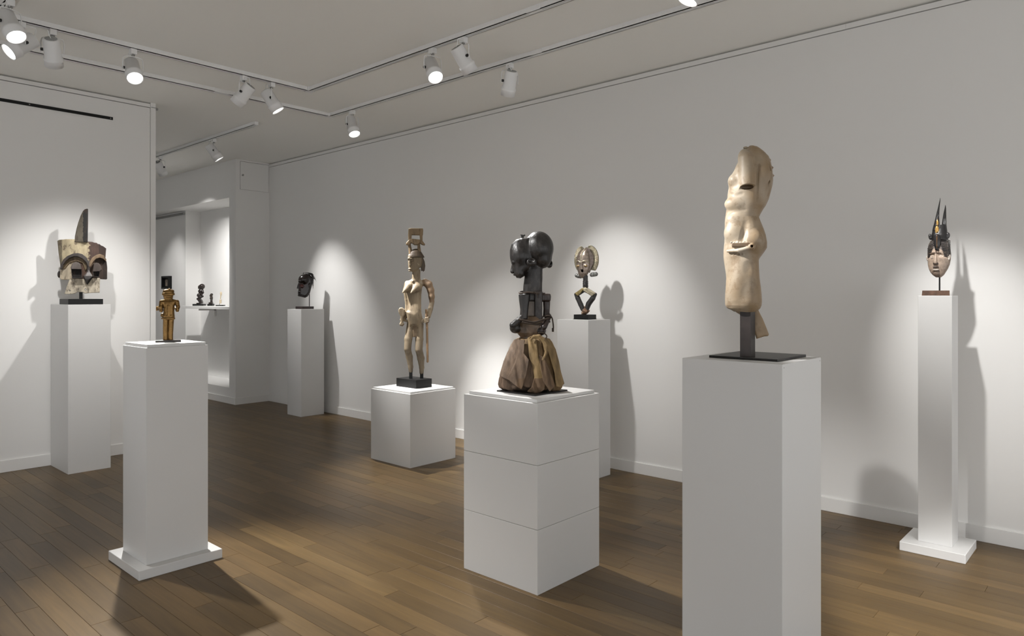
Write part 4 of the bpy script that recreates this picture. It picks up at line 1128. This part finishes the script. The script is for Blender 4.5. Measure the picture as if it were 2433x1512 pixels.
# ---- horned wooden mask on the left -------------------------------
r, sc = sculpture('horned_wooden_mask', 'cream and brown wooden owl faced mask with a fin shaped crest on black base', 'mask', (1.769, 6.021, 1.2312), -.2859, .003196, .8531)
cp = lambda pts: [(100 + a / 5.815 - 192, 723.6 - 480 - b / 5.815) for a, b in pts]
cq = lambda a, b, y=0: (100 + a / 5.815 - 192, y, 723.6 - 480 - b / 5.815)
F = Field((-64, -46, 18), (70, 24, 158), .8)
bend = lambda x, z: .0052 * x * x
F.add(poly(cp([(215, 545), (240, 532), (330, 521), (450, 519), (560, 530), (640, 545), (700, 548), (720, 556), (760, 557), (775, 572), (800, 572), (820, 590), (850, 598), (895, 628), (888, 720), (880, 830), (700, 900), (640, 880), (450, 880), (258, 900), (232, 720)]), -4, 4, 1.2, bend), 0, 0)
F.add(poly(cp([(262, 880), (300, 830), (450, 770), (580, 820), (640, 900), (640, 1070), (560, 1062), (430, 1068), (372, 1078), (268, 1078), (250, 1055)]), -9, 0, 1.5, bend), 1, 1)
F.add(poly(cp([(640, 900), (680, 830), (760, 770), (850, 770), (900, 815), (910, 900), (908, 1060), (895, 1068), (812, 1064), (790, 1045), (640, 1060)]), -9, 0, 1.5, bend), 1, 2)
F.add(poly(cp([(388, 1060), (640, 1050), (806, 1050), (802, 1160), (800, 1255), (700, 1258), (590, 1268), (560, 1250), (490, 1248), (450, 1270), (400, 1277), (313, 1276), (345, 1170)]), -8, 1, 1.5, lambda x, z: .0045 * x * x - .06 * (60 - z)), 1, 3)
# brow ledges
F.add(poly(cp([(253, 935), (266, 870), (298, 805), (350, 758), (430, 722), (500, 712), (560, 728), (622, 778), (655, 860), (640, 905), (608, 838), (560, 790), (500, 764), (440, 762), (382, 784), (332, 828), (297, 878), (277, 940)]), -24, 0, 1, bend), .6, 4)
F.add(poly(cp([(645, 860), (690, 775), (745, 735), (800, 715), (860, 735), (897, 792), (886, 818), (850, 784), (800, 768), (750, 784), (707, 828), (664, 905)]), -24, 0, 1, bend), .6, 5)
F.add(poly(cp([(277, 930), (297, 878), (332, 828), (382, 784), (440, 762), (500, 764), (560, 790), (608, 838), (635, 890), (600, 960), (560, 850), (470, 820), (380, 850), (320, 930)]), -13, 0, 1, bend), 2, 10)
F.add(cap(cq(642, 840, -18), cq(640, 960, -16), 4, 4), 2, 4)
# eye tubes with dark hollows
F.add(poly(cp([(400, 905), (420, 860), (450, 842), (505, 842), (535, 870), (548, 930), (548, 1060), (420, 1062)]), -27, -2, 2), 1.5, 6)
F.sub(poly(cp([(413, 936), (542, 936), (540, 1052), (425, 1056)]), -40, -13, 1), .6, 8)
F.add(poly(cp([(712, 860), (745, 842), (785, 845), (815, 885), (832, 940), (800, 960), (785, 1040), (705, 1040), (700, 960)]), -25, 0, 2), 1.5, 7)
F.sub(poly(cp([(708, 966), (790, 962), (782, 1032), (720, 1036)]), -40, -12, 1), .6, 8)
# nose
F.add(cut(poly(cp([(648, 942), (700, 1030), (640, 1090), (618, 1142), (575, 1026)]), -30, -4, 2), (0, -.75, .5), 40.5 * .62 + 33), 1, 7)
F.paint(poly(cp([(560, 1030), (715, 1030), (625, 1150)]), -40, 0), 8, 2)
F.paint(poly(cp([(645, 938), (700, 1026), (600, 1026)]), -40, -14), 9, 2)
F.sub(cap(cq(388, 1228, -20), cq(388, 1228, 5), 1.3), .3, 8); F.sub(cap(cq(600, 1213, -20), cq(600, 1213, 5), 1.6), .3, 8)
F.add(ell(cq(238, 1005, 14), (4, 5, 8)), 1, 8)
M_mask = pig_mat('weathered_pigment', .68, 0, .30, 28, .55, 90, stretch=(1, 1, .45), speck=(.050, .030, .021), speck_scale=36, speck_amt=.75)
def owl(x, y, z, C, lab):
    C = C.copy()
    edge = 2.5 * np.sin(z * .5) + 1.5 * np.sin(z * 1.3)
    f = (lab == 0) & (x > 20 + edge); C[f] = (.060, .033, .024)
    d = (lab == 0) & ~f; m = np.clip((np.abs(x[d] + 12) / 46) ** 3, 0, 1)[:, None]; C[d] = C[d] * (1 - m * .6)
    d = lab == 1; m = np.clip((x[d] + 24) / 22 + .18 * np.sin(z[d] * .6), 0, 1)[:, None]; C[d] = C[d] * (1 - m) + np.array([.11, .062, .042]) * m
    d = (lab == 2) & (x < 34); C[d] = (.13, .085, .06)
    d = lab == 3; m = np.clip(1 - (z[d] - 30) / 30, 0, 1)[:, None] * .25; C[d] = C[d] * (1 - m)
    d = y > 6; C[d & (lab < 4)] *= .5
    return C
F.mesh('face', M_mask, r, sc, [(.40, .335, .215), (.42, .355, .26), (.040, .024, .017), (.52, .455, .35), (.048, .040, .036), (.20, .135, .08), (.085, .070, .062), (.06, .045, .038), (.006, .004, .003), (.17, .16, .155), (.16, .115, .065)], owl)
F = Field((-20, -24, 144), (24, 24, 232), .7)
F.add(poly(cp([(450, 560), (455, 480), (475, 380), (500, 290), (535, 190), (565, 130), (592, 104), (625, 95), (637, 100), (636, 300), (632, 560)]), -9, 7, 1.5, lambda x, z: x * -.35), 0)
def crest(x, y, z, C, lab):
    C = C.copy(); d = x > 5.5 + .6 * np.sin(z * .35) + .5 * np.sin(z * .9); C[d] = (.014, .013, .012); return C
F.mesh('crest', M_mask, r, sc, [(.095, .080, .058)], crest)
bm = bmesh.new(); bm_box(bm, -.010, .012, -.012, .012, .028, .10); bm_obj('post', bm, M_black, r)
aligned(r, 'base_block', 1.655, 1.888, 5.91, 6.12, 1.2313, 1.2725, M_black)

# ---- small carvings on the niche shelf ------------------------------
def niche_piece(name, label, cat, x, y): return thing(name, label, cat, (x, y, 1.1601), -.80)
u = .00585
r = niche_piece('crouching_figure', 'glossy black crouching figure, largest carving on the niche shelf', 'sculpture', 4.166, 9.40); sc = (u * .97, u * .97, u)
k_ = lambda a, b, y=0: (440 + a / 11.63 - 472.5, y, 727 - 650 - b / 11.63)
F = Field((-13, -11, 0), (13, 11, 52), .4)
F.add(ell(k_(455, 385, 0), (6.4, 6.5, 6.3)), 0); F.add(ell(k_(400, 400, -2), (3.4, 4.5, 4.6)), 1); F.add(cap(k_(370, 395, -2), k_(372, 435, -2), 1.3), .6)
F.add(ell(k_(425, 510, 0), (6.2, 6, 5.6)), 1); F.add(cap(k_(440, 470, 0), k_(440, 430, 0), 4), 1)
chain(F, [k_(480, 490, -3), k_(505, 545, -5), k_(470, 600, -6)], [2.4, 2.2, 2], .8); F.add(ell(k_(385, 610, -1), (5.8, 6, 4.4), 35), 1)
F.add(ell(k_(410, 670, 0), (7.4, 6, 2.9), 32), .8); F.add(cap(k_(470, 645, 0), k_(345, 715, -2), 2.4, 2.6), .8); F.add(poly([(a[0], a[2]) for a in (k_(318, 708), k_(400, 690), k_(450, 745), k_(470, 800), k_(465, 838), k_(400, 835), k_(370, 780))], -5, 5, 1.2), .6)
F.add(cap(k_(440, 826, -2), k_(335, 832, -4), 1.4), .6)
F.mesh('body', M_gloss, r, sc, [(.020, .014, .012)])
boxes('base_block', [(-12 * u, 12.2 * u, -.045, .045, .0, 4.2 * u)], M_black, r)
r = niche_piece('seated_figure', 'tiny dark figure in the middle of the niche shelf', 'sculpture', 4.232, 9.20); u = .0057; sc = (u, u, u)
k_ = lambda a, b, y=0: (440 + a / 11.63 - 502, y, 727 - 650 - b / 11.63)
F = Field((-7, -6, 2), (7, 6, 34), .35)
F.add(ell(k_(742, 590, 0), (3, 3.4, 3)), 0); F.add(ell(k_(715, 620, -1), (2, 2.4, 2.8)), .6); F.add(cap(k_(735, 640, 0), k_(735, 700, 0), 2.6, 3.4), .8); F.add(ell(k_(738, 690, -2), (3, 3.4, 3.4)), .6)
F.add(cap(k_(738, 720, 0), k_(735, 790, 0), 2.2, 2.8), .8); F.add(ell(k_(738, 742, -2), (2, 2.6, 2)), .4); F.add(cap(k_(765, 665, 0), k_(757, 720, -2), 1.1), .4)
F.add(box(k_(722, 825, 0), (4, 4, 2.2), .6), .5)
F.mesh('body', M_gloss, r, sc, [(.024, .016, .012)])
boxes('base_block', [(-6 * u, 6 * u, -.03, .03, .0, 4.6 * u)], M_black, r)
r = niche_piece('ivory_spoon', 'pale ivory coloured slender carving, rightmost on the niche shelf', 'sculpture', 4.290, 9.05); u = .0056; sc = (u, u, u)
k_ = lambda a, b, y=0: (440 + a / 11.63 - 525, y, 727.5 - 650 - b / 11.63)
F = Field((-6, -4, 2), (6, 4, 36), .3)
F.add(ell(k_(1003, 560, 0), (2.5, 1.8, 4.4)), 0); F.add(cap(k_(1000, 590, 0), k_(990, 700, 0), 1.5, 1), .8); F.add(poly([(a[0], a[2]) for a in (k_(968, 725), k_(1018, 725), k_(1015, 832), k_(960, 832))], -1.6, 1.6, .7), .8)
F.mesh('carving', pig_mat('ivory', .45, 0, .12, 20, .1, 60), r, sc, [(.52, .43, .30)])
boxes('base_plate', [(-9.2 * u, 9.2 * u, -.03, .03, .0, 2.4 * u)], M_black, r)
bm = bmesh.new(); bm_lathe(bm, [(.01, .0025), (.05, .0025)], (-2 * u, 0, 0), (0, 0, 1), 8); bm_obj('rod', bm, M_black, r)
